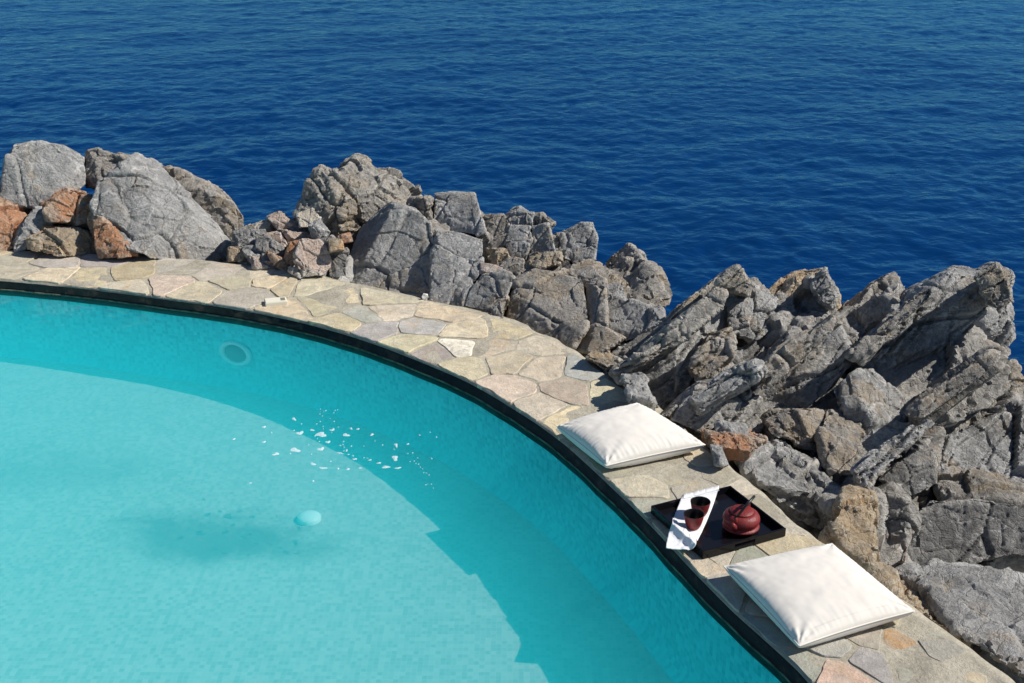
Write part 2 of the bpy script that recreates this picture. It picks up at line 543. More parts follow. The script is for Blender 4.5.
    for r_, h_ in [(0.062, -0.012), (0.062, 0.008), (0.056, 0.014), (0.046, 0.020), (0.030, 0.026), (0.012, 0.028)]:
        rows.append([bm.verts.new(q + Vector((r_ * math.cos(a), r_ * math.sin(a), h_)) - loc) for a in np.linspace(0, 2 * math.pi, 32, endpoint=False)])
    for a, b in zip(rows[:-1], rows[1:]):
        for j in range(32):
            bm.faces.new((a[j], a[(j + 1) % 32], b[(j + 1) % 32], b[j]))
    bm.faces.new(rows[-1])
    bm_obj('floor_inlet', bm, tw.m, root)
build_pool()

def build_pool_water():
    t = NT('pool_water')
    p = t.pos()
    a = t.noise(p, 2.2, 3, 0.5, 0.6)
    b = t.noise(p, 9, 3, 0.5, 0.5)
    nrm = t.bump(t.math('ADD', a, t.math('MULTIPLY', b, 0.25)), 0.35, 0.02)
    tr = t.n('ShaderNodeBsdfTransparent'); tr.inputs[0].default_value = (0.90, 0.985, 1.0, 1)
    gl = t.n('ShaderNodeBsdfGlossy', Roughness=0.03)
    t.l(nrm, gl.inputs['Normal'])
    fr = t.n('ShaderNodeFresnel', IOR=1.24)
    mx = t.n('ShaderNodeMixShader')
    t.l(fr.outputs[0], mx.inputs[0]); t.l(tr.outputs[0], mx.inputs[1]); t.l(gl.outputs[0], mx.inputs[2])
    t.l(mx.outputs[0], t.out.inputs['Surface'])
    # the water itself scatters blue-green light
    vo = t.n('ShaderNodeVolumePrincipled', Density=0.85, Anisotropy=0.0)
    vo.inputs['Color'].default_value = (0.05, 0.90, 0.965, 1)
    vo.inputs['Absorption Color'].default_value = (0.0, 0.0, 0.0, 1)
    t.l(vo.outputs[0], t.out.inputs['Volume'])
    N = 360
    ths = np.linspace(-math.pi, math.pi, N, endpoint=False)
    vt = [(*pol(a_, r_in(a_) + 0.003), WATER_Z) for a_ in ths]
    vb = [(*pol(a_, r_in(a_) + 0.003), FLOOR_Z - 0.004) for a_ in ths]
    fc = [tuple(range(N)), tuple(range(2 * N - 1, N - 1, -1))] + [(k, N + k, N + (k + 1) % N, (k + 1) % N) for k in range(N)]
    me = mesh('pool_water', vt + vb, fc)
    bm = bmesh.new(); bm.from_mesh(me)
    bmesh.ops.recalc_face_normals(bm, faces=bm.faces)
    bm.to_mesh(me); bm.free()
    return tag(link('pool_water', me, t.m, smooth=False), kind='structure')
build_pool_water()

# ------------------------------------------------------------------ coping of crazy-paved flagstones
def build_coping():
    W = 0.65
    ts = np.linspace(TH0, TH1, 400)
    pts = np.array([pol(t, r_in(t)) for t in ts])
    ss = np.concatenate([[0], np.cumsum(np.linalg.norm(np.diff(pts, axis=0), axis=1))])
    L = ss[-1]
    def to_st(q):
        d = np.array(q[:2]) - PC
        t = math.atan2(d[1], d[0]); r = math.hypot(*d)
        a, b = r_in(t), r_out(t)
        return np.interp(t, ts, ss), (r - a) / (b - a) * W
    def to_xy(s, v):
        t = np.interp(s, ss, ts)
        a, b = r_in(t), r_out(t)
        return pol(t, a + (b - a) * v / W)
    C, G, T, Wh, Pk, Or = 'c', 'g', 't', 'w', 'p', 'o'
    seeds_px = [(15,270,C),(50,276,C),(91,277,C),(132,287,C),(129,273,T),(164,282,T),(205,291,C),(182,268,G),(220,270,G),(243,294,G),(270,281,C),(290,284,C),(293,310,C),(108,257,G),(15,257,G),(55,260,G),
        (262,272,C),(233,283,C),(304,284,C),(318,306,C),(336,299,C),(345,322,C),(385,297,C),(388,312,C),(378,329,G),(407,343,C),(443,313,C),(420,326,G),(470,331,C),(510,329,C),(458,347,Wh),(462,366,C),(490,347,T),(508,360,T),(540,344,C),(505,388,C),(546,368,C),(540,408,C),(436,352,G),(365,316,G),
        (570,388,T),(566,420,C),(582,370,G),(607,390,C),(640,487,C),(676,472,T),(705,458,T),(722,474,G),(700,491,G),(640,511,G),(656,528,C),(745,487,C),(762,505,G),(780,517,C),(789,549,T),(721,552,C),(694,563,T),(745,560,G),(600,440,G),(640,430,C),(660,450,T),(625,465,G),
        (727,590,G),(770,600,G),(804,661,G),(831,646,G),(841,673,Pk),(868,636,G),(898,644,Or),(925,626,G),(915,668,G),(976,664,C),(868,661,G),(945,648,G),(850,590,C),(815,570,G),(880,610,T),(765,635,G)]
    seeds = []
    for px, py, c in seeds_px:
        s, v = to_st(at_z(px, py))
        seeds.append([s, min(max(v, 0.03), W - 0.03), c])
    s_lo, s_hi = min(q[0] for q in seeds), max(q[0] for q in seeds)
    rnd = random.Random(5)
    for a, b in ((0, s_lo - 0.12), (s_hi + 0.12, L)):
        s = a + 0.1
        while s < b:
            for v in (0.13, 0.38, 0.55):
                seeds.append([s + rnd.uniform(-.1, .1), v + rnd.uniform(-.07, .07), rnd.choice('ccgt')])
            s += 0.32
    P = np.array([[q[0], q[1]] for q in seeds])
    def clip(poly, n, c):
        out = []
        for i in range(len(poly)):
            a, b = poly[i], poly[(i + 1) % len(poly)]
            da, db = a @ n - c, b @ n - c
            if da <= 0: out.append(a)
            if (da < 0 < db) or (db < 0 < da):
                out.append(a + (b - a) * (da / (da - db)))
        return out
    cols = {'c': (0.62, 0.53, 0.38), 'g': (0.45, 0.42, 0.35), 't': (0.54, 0.45, 0.32), 'w': (0.82, 0.77, 0.66), 'p': (0.56, 0.42, 0.31), 'o': (0.50, 0.32, 0.21)}
    bm = bmesh.new()
    cl = bm.loops.layers.float_color.new('stone_colour')
    for i in range(len(P)):
        poly = [np.array(q, float) for q in ((0.0, 0.004), (L, 0.004), (L, W - 0.01), (0.0, W - 0.01))]
        for j in np.argsort(((P - P[i]) ** 2).sum(1))[1:26]:
            d = P[j] - P[i]; dl = np.linalg.norm(d)
            if dl < 1e-4: continue
            n = d / dl
            gap = 0.004 + 0.012 * ((i * 31 + j * 31) % 17) / 17
            poly = clip(poly, n, ((P[i] + P[j]) / 2) @ n - gap * 0.75)
            if len(poly) < 3: break
        if len(poly) < 3: continue
        # wobbly outline with softened corners
        for _ in range(2):
            q2 = []
            for k in range(len(poly)):
                a, b = poly[k], poly[(k + 1) % len(poly)]
                if np.linalg.norm(b - a) < 0.012:
                    q2.append((a + b) / 2); continue
                q2 += [a * 0.92 + b * 0.08, a * 0.08 + b * 0.92]
            poly = q2
        dense = []
        for k in range(len(poly)):
            a, b = poly[k], poly[(k + 1) % len(poly)]
            m = max(1, int(np.linalg.norm(b - a) / 0.022))
            for j in range(m):
                dense.append(a + (b - a) * j / m)
        dense = np.array(dense)
        w3 = np.c_[dense * 9, np.full(len(dense), i * 3.3)]
        cen = dense.mean(0)
        rad = dense - cen
        dense = cen + rad * (1 + 0.13 * perlin(w3)[:, None] + 0.05 * perlin(w3 * 3.1)[:, None])
        dense[:, 1] = np.clip(dense[:, 1], 0.0 if seeds[i][1] < .2 else 0.0, W)
        rim = [to_xy(*q) for q in dense]
        inn = [to_xy(*(cen + (q - cen) * 0.975)) for q in dense]
        c0 = to_xy(*cen)
        zt = -0.001 + rnd.uniform(-0.005, 0.005)
        tx, ty = rnd.uniform(-.012, .012), rnd.uniform(-.012, .012)
        def zz(q, dz): return zt + dz + (q[0] - c0[0]) * tx + (q[1] - c0[1]) * ty
        va = [bm.verts.new((q[0], q[1], -0.035)) for q in rim]
        vb = [bm.verts.new((q[0], q[1], zz(q, -0.0035))) for q in rim]
        vc = [bm.verts.new((q[0], q[1], zz(q, 0))) for q in inn]
        vm = bm.verts.new((c0[0], c0[1], zt + 0.001))
        base = np.array(cols[seeds[i][2]]) * rnd.uniform(0.86, 1.12)
        base = base + np.array([rnd.uniform(-.035, .035), 0, rnd.uniform(-.04, .04)])
        fs = []
        n = len(va)
        for k in range(n):
            kk = (k + 1) % n
            fs += [bm.faces.new((va[k], va[kk], vb[kk], vb[k])), bm.faces.new((vb[k], vb[kk], vc[kk], vc[k])), bm.faces.new((vc[k], vc[kk], vm))]
        for f in fs:
            for lp in f.loops:
                lp[cl] = (*base, 1)
    t = NT('flagstone')
    at = t.n('ShaderNodeAttribute', _attribute_name='stone_colour')
    p = t.pos()
    n1 = t.noise(p, 5, 7, 0.68, 0.8); n2 = t.noise(p, 24, 6, 0.72, 0.5); n3 = t.noise(p, 110, 4, 0.7)
    g = t.math('ADD', t.math('MULTIPLY', n1, 0.55), t.math('ADD', t.math('MULTIPLY', n2, 0.35), t.math('MULTIPLY', n3, 0.25)))
    col = t.mix(1.0, at.outputs['Color'], t.ramp(g, [(0.36, 0.52), (0.72, 1.30)]), 'MULTIPLY')
    st = t.noise(p, 7.5, 8, 0.75, 1.2)
    col = t.mix(t.math('MULTIPLY', t.ramp(st, [(0.49, 0.0), (0.64, 1.0)]), 0.70), col, (0.37, 0.345, 0.285))
    st2 = t.noise(p, 3.2, 6, 0.7, 0.8)
    col = t.mix(t.math('MULTIPLY', t.ramp(st2, [(0.56, 0.0), (0.68, 1.0)]), 0.5), col, (0.52, 0.36, 0.20))
    nrm = t.bump(t.math('ADD', t.math('MULTIPLY', n1, 1.2), t.math('ADD', n2, t.math('MULTIPLY', n3, 0.35))), 0.7, 0.012)
    t.pbsdf(col, 0.85, nrm, **{'Specular IOR Level': 0.25})
    loc = Vector((*pol((thI.min() + thI.max()) / 2, PR + 0.3), -0.02))
    root = empty('pool_coping', loc)
    tag(root, 'curved coping of irregular cream and grey flagstones round the pool', 'paving')
    bmesh.ops.translate(bm, verts=bm.verts, vec=-loc)
    bm_obj('flagstone_paving', bm, t.m, root, smooth=False)
    # mortar bed, its outer side reaching into the ground
    tm = NT('grey_mortar')
    p = tm.pos()
    n1 = tm.noise(p, 6, 6, 0.7, 0.5); n2 = tm.noise(p, 45, 6, 0.75)
    cm = tm.ramp(tm.math('ADD', tm.math('MULTIPLY', n1, 0.6), tm.math('MULTIPLY', n2, 0.4)), [(0.38, (0.30, 0.275, 0.215)), (0.62, (0.54, 0.49, 0.385))])
    tm.pbsdf(cm, 0.92, tm.bump(tm.math('ADD', n1, n2), 0.8, 0.012), **{'Specular IOR Level': 0.2})
    bm = bmesh.new()
    rows = []
    nv = 22
    for k, s in enumerate(np.linspace(0, L, 560)):
        row = []
        for j in range(nv):
            v = W * j / (nv - 1)
            if j == nv - 1: v += 0.015 + 0.05 * float(perlin(np.array([[s * 2.6, 0.5, 7.7]]))[0]) + 0.02 * float(perlin(np.array([[s * 9, 0.5, 3.7]]))[0])
            q = to_xy(s, v)
            z = -0.0045 + 0.005 * float(perlin(np.array([[q[0] * 7, q[1] * 7, 0.3]]))[0])
            if j == 0: z -= 0.004
            row.append(bm.verts.new(Vector((q[0], q[1], z)) - loc))
        q = to_xy(s, W + 0.04); row.append(bm.verts.new(Vector((q[0], q[1], -0.4)) - loc))
        q0 = to_xy(s, 0.0); row.insert(0, bm.verts.new(Vector((q0[0], q0[1], -0.06)) - loc))
        rows.append(row)
    for a, b in zip(rows[:-1], rows[1:]):
        for j in range(len(a) - 1):
            bm.faces.new((a[j], b[j], b[j + 1], a[j + 1]))
    bm_obj('mortar_bed', bm, tm.m, root)
build_coping()

# ------------------------------------------------------------------ rocks
PEND = []
# directions the limestone breaks along (outward normals): left-hand rocks stand upright, right-hand beds dip to the lower left
JOINTS_L = [(0.05, -0.9, 0.45), (0.55, -0.75, 0.4), (-0.5, -0.75, 0.4), (0.1, -0.7, 0.7), (0.35, -0.85, -0.3), (0.7, -0.6, 0.3), (-0.1, -1, 0.1)]
JOINTS_R = [(-0.42, -0.5, 0.74), (0.6, -0.7, 0.38), (0.55, -0.8, -0.1), (0.1, -0.9, 0.4), (-0.2, -0.85, 0.5), (0.75, -0.45, 0.5), (0.1, -0.85, -0.5)]
BED = np.array((-0.50, -0.22, 0.84)); BED /= np.linalg.norm(BED)
SUPPORT = []
BLOCKS = []
def bed(px, py, ox, oy, slope):
    b0 = at_z(px, py, -0.01)
    k = math.hypot(ox, oy); a = R(slope)
    n = Vector((-ox / k * math.sin(a), -oy / k * math.sin(a), math.cos(a)))
    c0 = Vector((0, 0, CAM_H))
    def f(p):
        d = ray(p[0], p[1])
        return (b0 - c0).dot(n) / d.dot(n) * d.y
    return f
BED_A = bed(390, 293, .52, .85, 38)
BED_B = bed(430, 301, .60, .80, 36)
BED_C = bed(484, 312, .68, .73, 35)
BED_D = bed(545, 340, .76, .65, 31)
BED_E = bed(600, 358, .80, .60, 33)
def rock(outline, Y, label, mat='grey', thick=0.5, lean=0.0015, tilt=0.0, bulge=0.06, inset=0.16, rough=1.0, facet=1.0, strata=0.0,
         name='boulder', cat='rock', group=None, voxel=None, ridge=None, support=True, zdrop=0.0, grow=None, cuts=12, lay=None, on=None, cd=1.0):
    """One rock. outline: its silhouette; Y: distance of its face; lean / tilt: how the face recedes per pixel up / to the right."""
    o = np.array(outline, float)
    c = o.mean(0)
    if cat != 'stone':         # the outcrop slopes back from the pool about as steeply as it rises
        dl = (0.0012 if strata or c[0] > 690 else 0.004) if lay is None else lay
        edge = np.interp(c[0], [q[0] for q in outer_px], [q[1] for q in outer_px])
        lean += dl
        tilt += 0.0 if strata or c[0] > 690 else 0.0026
        Y += dl * min(max(edge - c[1], 0), 130)
    # densify, keeps corners
    pts = []
    for k in range(len(o)):
        a, b = o[k], o[(k + 1) % len(o)]
        m = max(1, int(np.linalg.norm(b - a) / 40))
        for j in range(m):
            pts.append(a + (b - a) * j / m)
    pts = np.array(pts)
    rnd = np.random.default_rng(int(c[0] * 7 + c[1] * 13))
    if grow is None: grow = 1.0 if cat == 'stone' else (5.5 if strata else 3.0)
    dd = pts - c
    pts = pts + dd / np.maximum(np.linalg.norm(dd, axis=1), 1)[:, None] * grow
    if on is None:
        def plane(p): return Y + lean * (c[1] - p[1]) + tilt * (p[0] - c[0])
    else:              # face lies in one of the bedding planes rising from the coping
        plane = lambda p: on(p) + Y
        Y = float(plane(c)); 
        plane = lambda p, y0=Y, f=on, k=Y - float(on(c)): f(p) + k
    BLOCKS.append((c, float(np.ptp(o[:, 0]) + np.ptp(o[:, 1])) / 2, plane))
    pr = np.array([at_y(p[0], p[1], plane(p)) for p in pts])
    ins = c + (pts - c) * (1 - inset * (0.85 + 0.3 * rnd.random(len(pts)))[:, None])
    fr = np.array([at_y(p[0], p[1], plane(p) - bulge * (0.8 + 0.4 * rnd.random())) for p in ins])
    bk = np.array([at_y(*(c + (p - c) * 0.97), plane(p) + thick * 0.55) for p in pts])
    bk2 = np.array([at_y(*(c + (p - c) * 0.80), plane(p) + thick) for p in pts])
    n = len(pts)
    cf = at_y(c[0] + rnd.normal() * 4, c[1] + rnd.normal() * 4, Y - bulge * (0.95 + 0.25 * rnd.random()))
    cb = at_y(c[0], c[1], Y + thick * 1.05)
    V = np.concatenate([fr, pr, bk, bk2, [cf], [cb]])
    Fc = []
    for k in range(n):
        q = (k + 1) % n
        Fc += [(4 * n, k, q), (k, n + k, n + q, q), (n + k, 2 * n + k, 2 * n + q, n + q), (2 * n + k, 3 * n + k, 3 * n + q, 2 * n + q), (3 * n + k, 4 * n + 1, 3 * n + q)]
    if ridge:          # extra crests standing out of the face: (px, py, radius px, height m)
        for (rx, ry, rr, hh) in ridge:
            b0 = len(V)
            ring = [at_y(rx + rr * math.cos(a), ry + rr * math.sin(a), plane((rx, ry)) + 0.05) for a in np.linspace(0, 2 * math.pi, 7, endpoint=False)]
            ap = at_y(rx, ry, plane((rx, ry)) - hh)
            V = np.concatenate([V, ring, [ap], [at_y(rx, ry, plane((rx, ry)) + 0.12)]])
            for a in range(7):
                Fc += [(b0 + a, b0 + (a + 1) % 7, b0 + 7), (b0 + (a + 1) % 7, b0 + a, b0 + 8)]
    me = mesh(name, V, Fc)
    bm = bmesh.new(); bm.from_mesh(me)
    bmesh.ops.recalc_face_normals(bm, faces=bm.faces)
    sz = float(np.linalg.norm(pr.max(0) - pr.min(0)))
    joints = JOINTS_R if strata else JOINTS_L
    fn = np.linalg.svd(pr - pr.mean(0))[2][2]           # the way the face looks
    if fn[1] > 0: fn = -fn
    for kc in range(cuts):
        if cd < 1: j = fn + rnd.normal(size=3) * 0.26
        elif kc % 2: j = fn + rnd.normal(size=3) * 0.45
        else: j = np.array(joints[rnd.integers(len(joints))]) + rnd.normal(size=3) * 0.20
        j /= np.linalg.norm(j)
        co_ = np.array([v.co[:] for v in bm.verts])
        s_ = co_ @ j
        depth = rnd.uniform(0.03, 0.13) * sz * cd
        b2 = bm.copy()
        g = bmesh.ops.bisect_plane(b2, geom=b2.verts[:] + b2.edges[:] + b2.faces[:], plane_co=Vector(j * (s_.max() - depth)), plane_no=Vector(j), clear_outer=True)
        bmesh.ops.holes_fill(b2, edges=[e for e in b2.edges if e.is_boundary], sides=0)
        if len(b2.faces) > 8 and not any(e.is_boundary for e in b2.edges):
            bm.free(); bm = b2
        else:
            b2.free()
    bmesh.ops.recalc_face_normals(bm, faces=bm.faces)
    bmesh.ops.triangulate(bm, faces=bm.faces)
    bm.to_mesh(me); bm.free()
    ob = bpy.data.objects.new(name, me)
    COL.objects.link(ob)
    size = float(np.linalg.norm(pr.max(0) - pr.min(0)))
    md = ob.modifiers.new('remesh', 'REMESH')
    md.mode = 'VOXEL'
    md.voxel_size = voxel or min(0.0105, max(0.006, size / 60))
    tag(ob, label, cat, group)
    PEND.append((ob, mat, size, rough, facet, strata, cuts, bulge))
    if support:
        mc = at_y(c[0], c[1], Y + thick * 0.62)
        zlo, zhi = pr[:, 2].min(), pr[:, 2].max()
        SUPPORT.append((mc.x, mc.y, (zlo * 0.30 + zhi * 0.70 - 0.02 if not strata else zlo * 0.5 + zhi * 0.5 - 0.05) - zdrop, max(0.12, 0.42 * (pr[:, 0].max() - pr[:, 0].min())), max(thick * 0.5, 0.14)))
    return ob

def finish_rocks():
    dg = bpy.context.evaluated_depsgraph_get()
    dg.update()
    new = []
    for ob, *_ in PEND:
        new.append(bpy.data.meshes.new_from_object(ob.evaluated_get(dg)))
    for (ob, mat, size, rough, facet, strata, cuts, bulge), me in zip(PEND, new):
        old = ob.data
        ob.modifiers.clear()
        ob.data = me
        me.name = ob.name
        bpy.data.meshes.remove(old)
        n = len(me.vertices)
        co = np.empty(n * 3, np.float32); me.vertices.foreach_get('co', co)
        no = np.empty(n * 3, np.float32); me.vertex_normals.foreach_get('vector', no)
        P = co.reshape(-1, 3).astype(float); N = no.reshape(-1, 3).astype(float)
        k = min(1.0, size / 0.7)
        # tilted bedding frame, strata dip to the lower left
        ca, sa = math.cos(strata), math.sin(strata)
        Q = np.c_[P[:, 0] * ca + P[:, 2] * sa, P[:, 1], -P[:, 0] * sa + P[:, 2] * ca]
        if strata: Q = Q * np.array([0.55, 0.8, 1.9])
        wob = 0.03 * np.c_[fbm(P * 4, 3), fbm(P * 4 + 31, 3), fbm(P * 4 + 67, 3)]
        Q = np.c_[P[:, 0] * ca + P[:, 2] * sa, P[:, 1], -P[:, 0] * sa + P[:, 2] * ca]
        if strata: Q = Q * np.array([0.55, 0.8, 1.9])
        D = np.zeros(n)
        for a, amp, crk in ((0.42 * k, 0.05, 0.020), (0.17 * k, 0.12, 0.008), (0.06, 0.17, 0.003)):
            a = max(a, 0.03)
            q = (Q + wob) / a + 5.5
            F1, F2, ID, SD = worley(q)
            tl = _H[ID, 3:6] - 0.5
            fct = ((q - SD) * tl).sum(1) * a * amp + (_H[ID, 6] - 0.5) * a * 0.16
            D += facet * fct
            D -= (1.5 if strata else 0.8) * crk * k * np.exp(-((F2 - F1) / 0.042) ** 2)
        if strata:      # ledges where the beds weather out
            s = P @ BED + 0.035 * fbm(P * 3 + 50, 3)
            for lam, am in ((0.17, 0.030), (0.06, 0.010)):
                fr_ = (s / lam) % 1.0
                D += am * facet * (np.minimum(fr_ * 1.25, (1 - fr_) * 5) - 0.5) * np.clip(1.15 - 1.3 * np.abs(N @ BED), 0, 1)
        D += rough * (0.008 * k * fbm(P * 4.5 + 3, 4) + 0.007 * fbm(P * 15, 4, 0.55) + 0.011 * np.minimum(0, fbm(P * 19 + 9, 3, 0.5, True)) + 0.004 * fbm(P * 46, 3))
        D *= min(1.0, size / 0.28) if size < 0.28 else 1.0
        me.vertices.foreach_set('co', P.astype(np.float32).ravel()); me.update()
        me.vertex_normals.foreach_get('vector', no); N = no.reshape(-1, 3).astype(float)
        P2 = P + N * D[:, None]
        loc = np.array([(P2[:, 0].min() + P2[:, 0].max()) / 2, (P2[:, 1].min() + P2[:, 1].max()) / 2, P2[:, 2].min()])
        me.vertices.foreach_set('co', (P2 - loc).astype(np.float32).ravel())
        ob.location = loc
        me.materials.clear()
        me.materials.append(ROCK[mat])
        me.polygons.foreach_set('use_smooth', [True] * len(me.polygons))
        me.update()
        try:
            me.set_sharp_from_angle(angle=R(38))
        except Exception:
            pass

# --- left group of boulders
rock([(15,146),(40,143),(62,147),(82,158),(84,184),(70,196),(50,206),(30,208),(3,197),(5,178),(9,158)], 8.42, 'squarish flat-faced grey boulder at the far left with a dark crack on its right', 'pale', 0.8, 0.001, bulge=0.03, inset=0.07, rough=0.75, facet=0.42, cuts=5, cd=0.55, grow=2.5)
rock([(86,154),(100,152),(128,160),(134,168),(116,186),(100,187),(88,186)], 8.6, 'small cracked block wedged between the square boulder and the big leaning one', 'warm', 0.6, name='rock_block', grow=4.0)
rock([(100,184),(120,170),(136,157),(155,165),(176,185),(198,208),(218,227),(231,245),(233,255),(210,261),(180,262),(150,256),(125,246),(101,230),(94,206)], 8.16, 'large smooth grey leaning boulder with white veins, left of the rubble', 'pale', 0.8, 0.0035, 0.001, bulge=0.16, inset=0.34, rough=0.65, facet=0.7, ridge=[(150,196,16,0.12)], cuts=9, cd=0.7)
rock([(150,160),(170,169),(190,179),(212,190),(232,201),(243,216),(244,228),(236,246),(217,229),(197,206),(172,184)], 8.5, 'pale rough slab lying along the right back of the large leaning boulder', 'warm', 0.8, 0.002, bulge=0.05, rough=1.3, name='rock_slab')
rock([(45,204),(67,189),(85,193),(93,205),(92,230),(75,230),(47,224)], 8.18, 'bright rusty orange rock below the square boulder', 'orange', 0.6, 0.002, rough=1.3, cuts=16, cd=1.15)
rock([(28,238),(50,231),(77,229),(98,238),(99,254),(57,256),(30,250)], 8.0, 'low pale and orange stone at the foot of the rusty rock, on the coping edge', 'ochre', 0.5, 0.002, name='stone', cuts=16, cd=1.15)
rock([(92,214),(112,224),(135,244),(138,256),(100,256),(95,234)], 7.93, 'rusty wedge of rock under the left side of the large leaning boulder', 'orange', 0.4, 0.003, name='rock_wedge')
rock([(-35,196),(-12,190),(3,196),(15,205),(29,215),(25,234),(8,252),(-35,252)], 8.15, 'orange and white rock cut by the left edge of the picture', 'orange', 0.6, rough=1.3)
rock([(22,226),(40,206),(52,218),(46,232),(32,242),(12,252)], 8.2, 'dark grey slanting stone between the two orange rocks', 'grey', 0.4, name='stone')

# --- rubble between the two groups
RG = 'rubble stones behind the coping'
def stone(o, Y, label, mat, thick=0.22, **kw):
    kw.setdefault('lean', 0.006); kw.setdefault('bulge', 0.05); kw.setdefault('rough', 0.5); kw.setdefault('facet', 0.7)
    return rock(o, Y, label, mat, thick, name='stone', cat='stone', group=RG, **kw)
stone([(268,217),(278,212),(297,222),(298,229),(278,230)], 8.35, 'pale pinkish slab stone topmost on the rubble pile', 'pink', 0.35)
stone([(243,228),(267,221),(279,225),(277,233),(245,234)], 8.4, 'flat cream stone left of the topmost pink one on the rubble', 'cream', 0.35)
stone([(234,232),(243,230),(265,229),(268,237),(255,244),(232,247)], 8.25, 'flat grey stone at the left end of the rubble pile', 'pale', 0.3)
stone([(264,234),(280,231),(288,246),(277,252),(266,243)], 8.12, 'salmon pink stone in the middle of the rubble pile', 'pink')
stone([(257,237),(268,237),(285,249),(282,259),(256,249)], 8.02, 'dark blue-grey wedge-shaped stone in front of the salmon pink one', 'dark')
stone([(280,229),(312,234),(314,241),(290,243)], 8.18, 'long flat beige stone above the big pink block', 'pink', 0.3)
stone([(302,239),(327,241),(332,263),(322,274),(297,270),(295,255)], 7.7, 'big pink and white block of rubble with a brown underside', 'pink', 0.32, lean=0.004, bulge=0.09, inset=0.35)
stone([(288,243),(302,240),(298,258),(292,268),(284,258)], 7.82, 'dark rusty red stone pressed against the left of the big pink block', 'orange')
stone([(309,226),(320,219),(330,232),(326,241),(311,239)], 8.0, 'angular grey stone standing above the big pink block', 'grey')
stone([(240,247),(262,246),(284,256),(286,263),(250,264)], 7.95, 'grey flat stone at the foot of the rubble pile', 'pale')
stone([(250,257),(277,262),(282,269),(254,268)], 7.85, 'pale orange flat stone along the coping below the grey flat stone', 'pink', 0.18)
stone([(266,251),(284,259),(292,271),(279,269)], 7.8, 'orange slanting stone just left of the dark rusty red one', 'orange', 0.18)
stone([(228,247),(242,249),(247,261),(228,262)], 8.02, 'small rusty stone touching the foot of the large leaning boulder', 'ochre', 0.25)
stone([(340,235),(350,233),(352,241),(342,243)], 7.85, 'small bright orange stone in the shade of the big slab', 'orange', 0.15)
stone([(329,240),(341,239),(344,250),(330,252)], 7.75, 'small tan stone right of the big pink block', 'ochre', 0.18)
stone([(297,214),(312,208),(321,218),(318,227),(300,227)], 8.3, 'rounded beige stone against the craggy peak', 'cream', 0.3)
stone([(284,222),(300,224),(312,234),(300,240),(282,236)], 8.28, 'grey stone in shadow behind the long flat beige one', 'dark', 0.3)
stone([(318,240),(332,236),(348,250),(346,276),(330,278),(326,258)], 7.72, 'dark stone deep in the shade beside the big slab', 'dark', 0.25)
stone([(284,268),(306,268),(326,275),(300,278)], 7.62, 'flat pale stone lying on the coping in front of the big pink block', 'cream', 0.12)

# --- middle outcrop
rock([(298,214),(307,195),(315,171),(322,170),(331,178),(342,175),(349,167),(356,162),(364,167),(371,174),(390,177),(403,183),(428,199),(430,218),(392,230),(352,244),(320,236),(304,226)], 7.95, 'craggy pitted brown-grey peak behind the big slab', 'rough', 0.8, 0.003, bulge=0.12, inset=0.3, rough=2.2, facet=1.3, name='rock_peak', ridge=[(358,188,16,0.12),(330,195,12,0.1),(392,198,14,0.08)], cuts=16, cd=1.15)
rock([(370,221),(392,203),(415,211),(430,224),(434,244),(430,290),(427,301),(390,293),(341,281),(350,256),(360,232)], 0.0, 'largest smooth grey slab of the middle rocks, its left side in shadow', 'pale', 0.7, 0.002, 0.002, bulge=0.03, inset=0.07, rough=0.75, facet=0.42, name='rock_slab', on=BED_A, cuts=5, cd=0.55, grow=1.5)
rock([(408,200),(430,199),(432,222),(415,214)], 0.05, 'small rough knob between the big slab and the square-topped block', 'rough', 0.4, rough=1.5, name='stone', on=BED_A)
rock([(434,193),(453,191),(475,193),(480,209),(486,233),(477,236),(451,230),(434,226)], 0.0, 'square-topped grey block crowning the tall slab right of the long crack', 'grey', 0.6, 0.001, bulge=0.03, inset=0.07, facet=0.42, name='rock_block', on=BED_B, rough=0.75, cuts=5, cd=0.55, grow=0.0)
rock([(436,230),(454,230),(483,239),(482,267),(468,293),(447,304),(431,301),(433,250)], 0.0, 'tall grey slab right of the long vertical crack', 'pale', 0.6, 0.002, 0.002, bulge=0.03, inset=0.07, rough=0.75, facet=0.42, name='rock_slab', on=BED_B, cuts=5, cd=0.55, grow=1.5)
rock([(447,304),(472,285),(483,273),(504,270),(515,277),(507,298),(484,312)], 0.0, 'grey wedge-shaped slab beside the foot of the tall slab, on the coping edge', 'grey', 0.5, 0.003, 0.0, bulge=0.03, inset=0.07, rough=0.75, facet=0.42, name='rock_slab', on=BED_C, cuts=5, cd=0.55, grow=0.0)
rock([(482,311),(506,299),(502,321)], -0.01, 'small triangular grey stone at the coping left of the second long crack', 'warm', 0.3, 0.003, name='stone', inset=0.15, on=BED_C)
rock([(484,214),(504,213),(510,224),(507,243),(499,252),(487,249)], 0.1, 'narrow upright block right of the square-topped block', 'warm', 0.55, 0.001, name='rock_block', facet=0.42, on=BED_C, bulge=0.03, inset=0.07, rough=0.75, cuts=5, cd=0.55, grow=0.0)
rock([(510,226),(530,226),(532,241),(526,260),(512,258),(505,244)], 0.1, 'smooth grey block under the flat cap stone', 'grey', 0.5, 0.001, inset=0.07, facet=0.42, rough=0.75, name='rock_block', on=BED_C, bulge=0.03, cuts=5, cd=0.55, grow=0.0)
rock([(508,216),(520,211),(532,215),(534,225),(512,226)], 0.1, 'flat cap stone lying on top of the smooth grey block', 'grey', 0.45, 0.001, name='stone', on=BED_C)
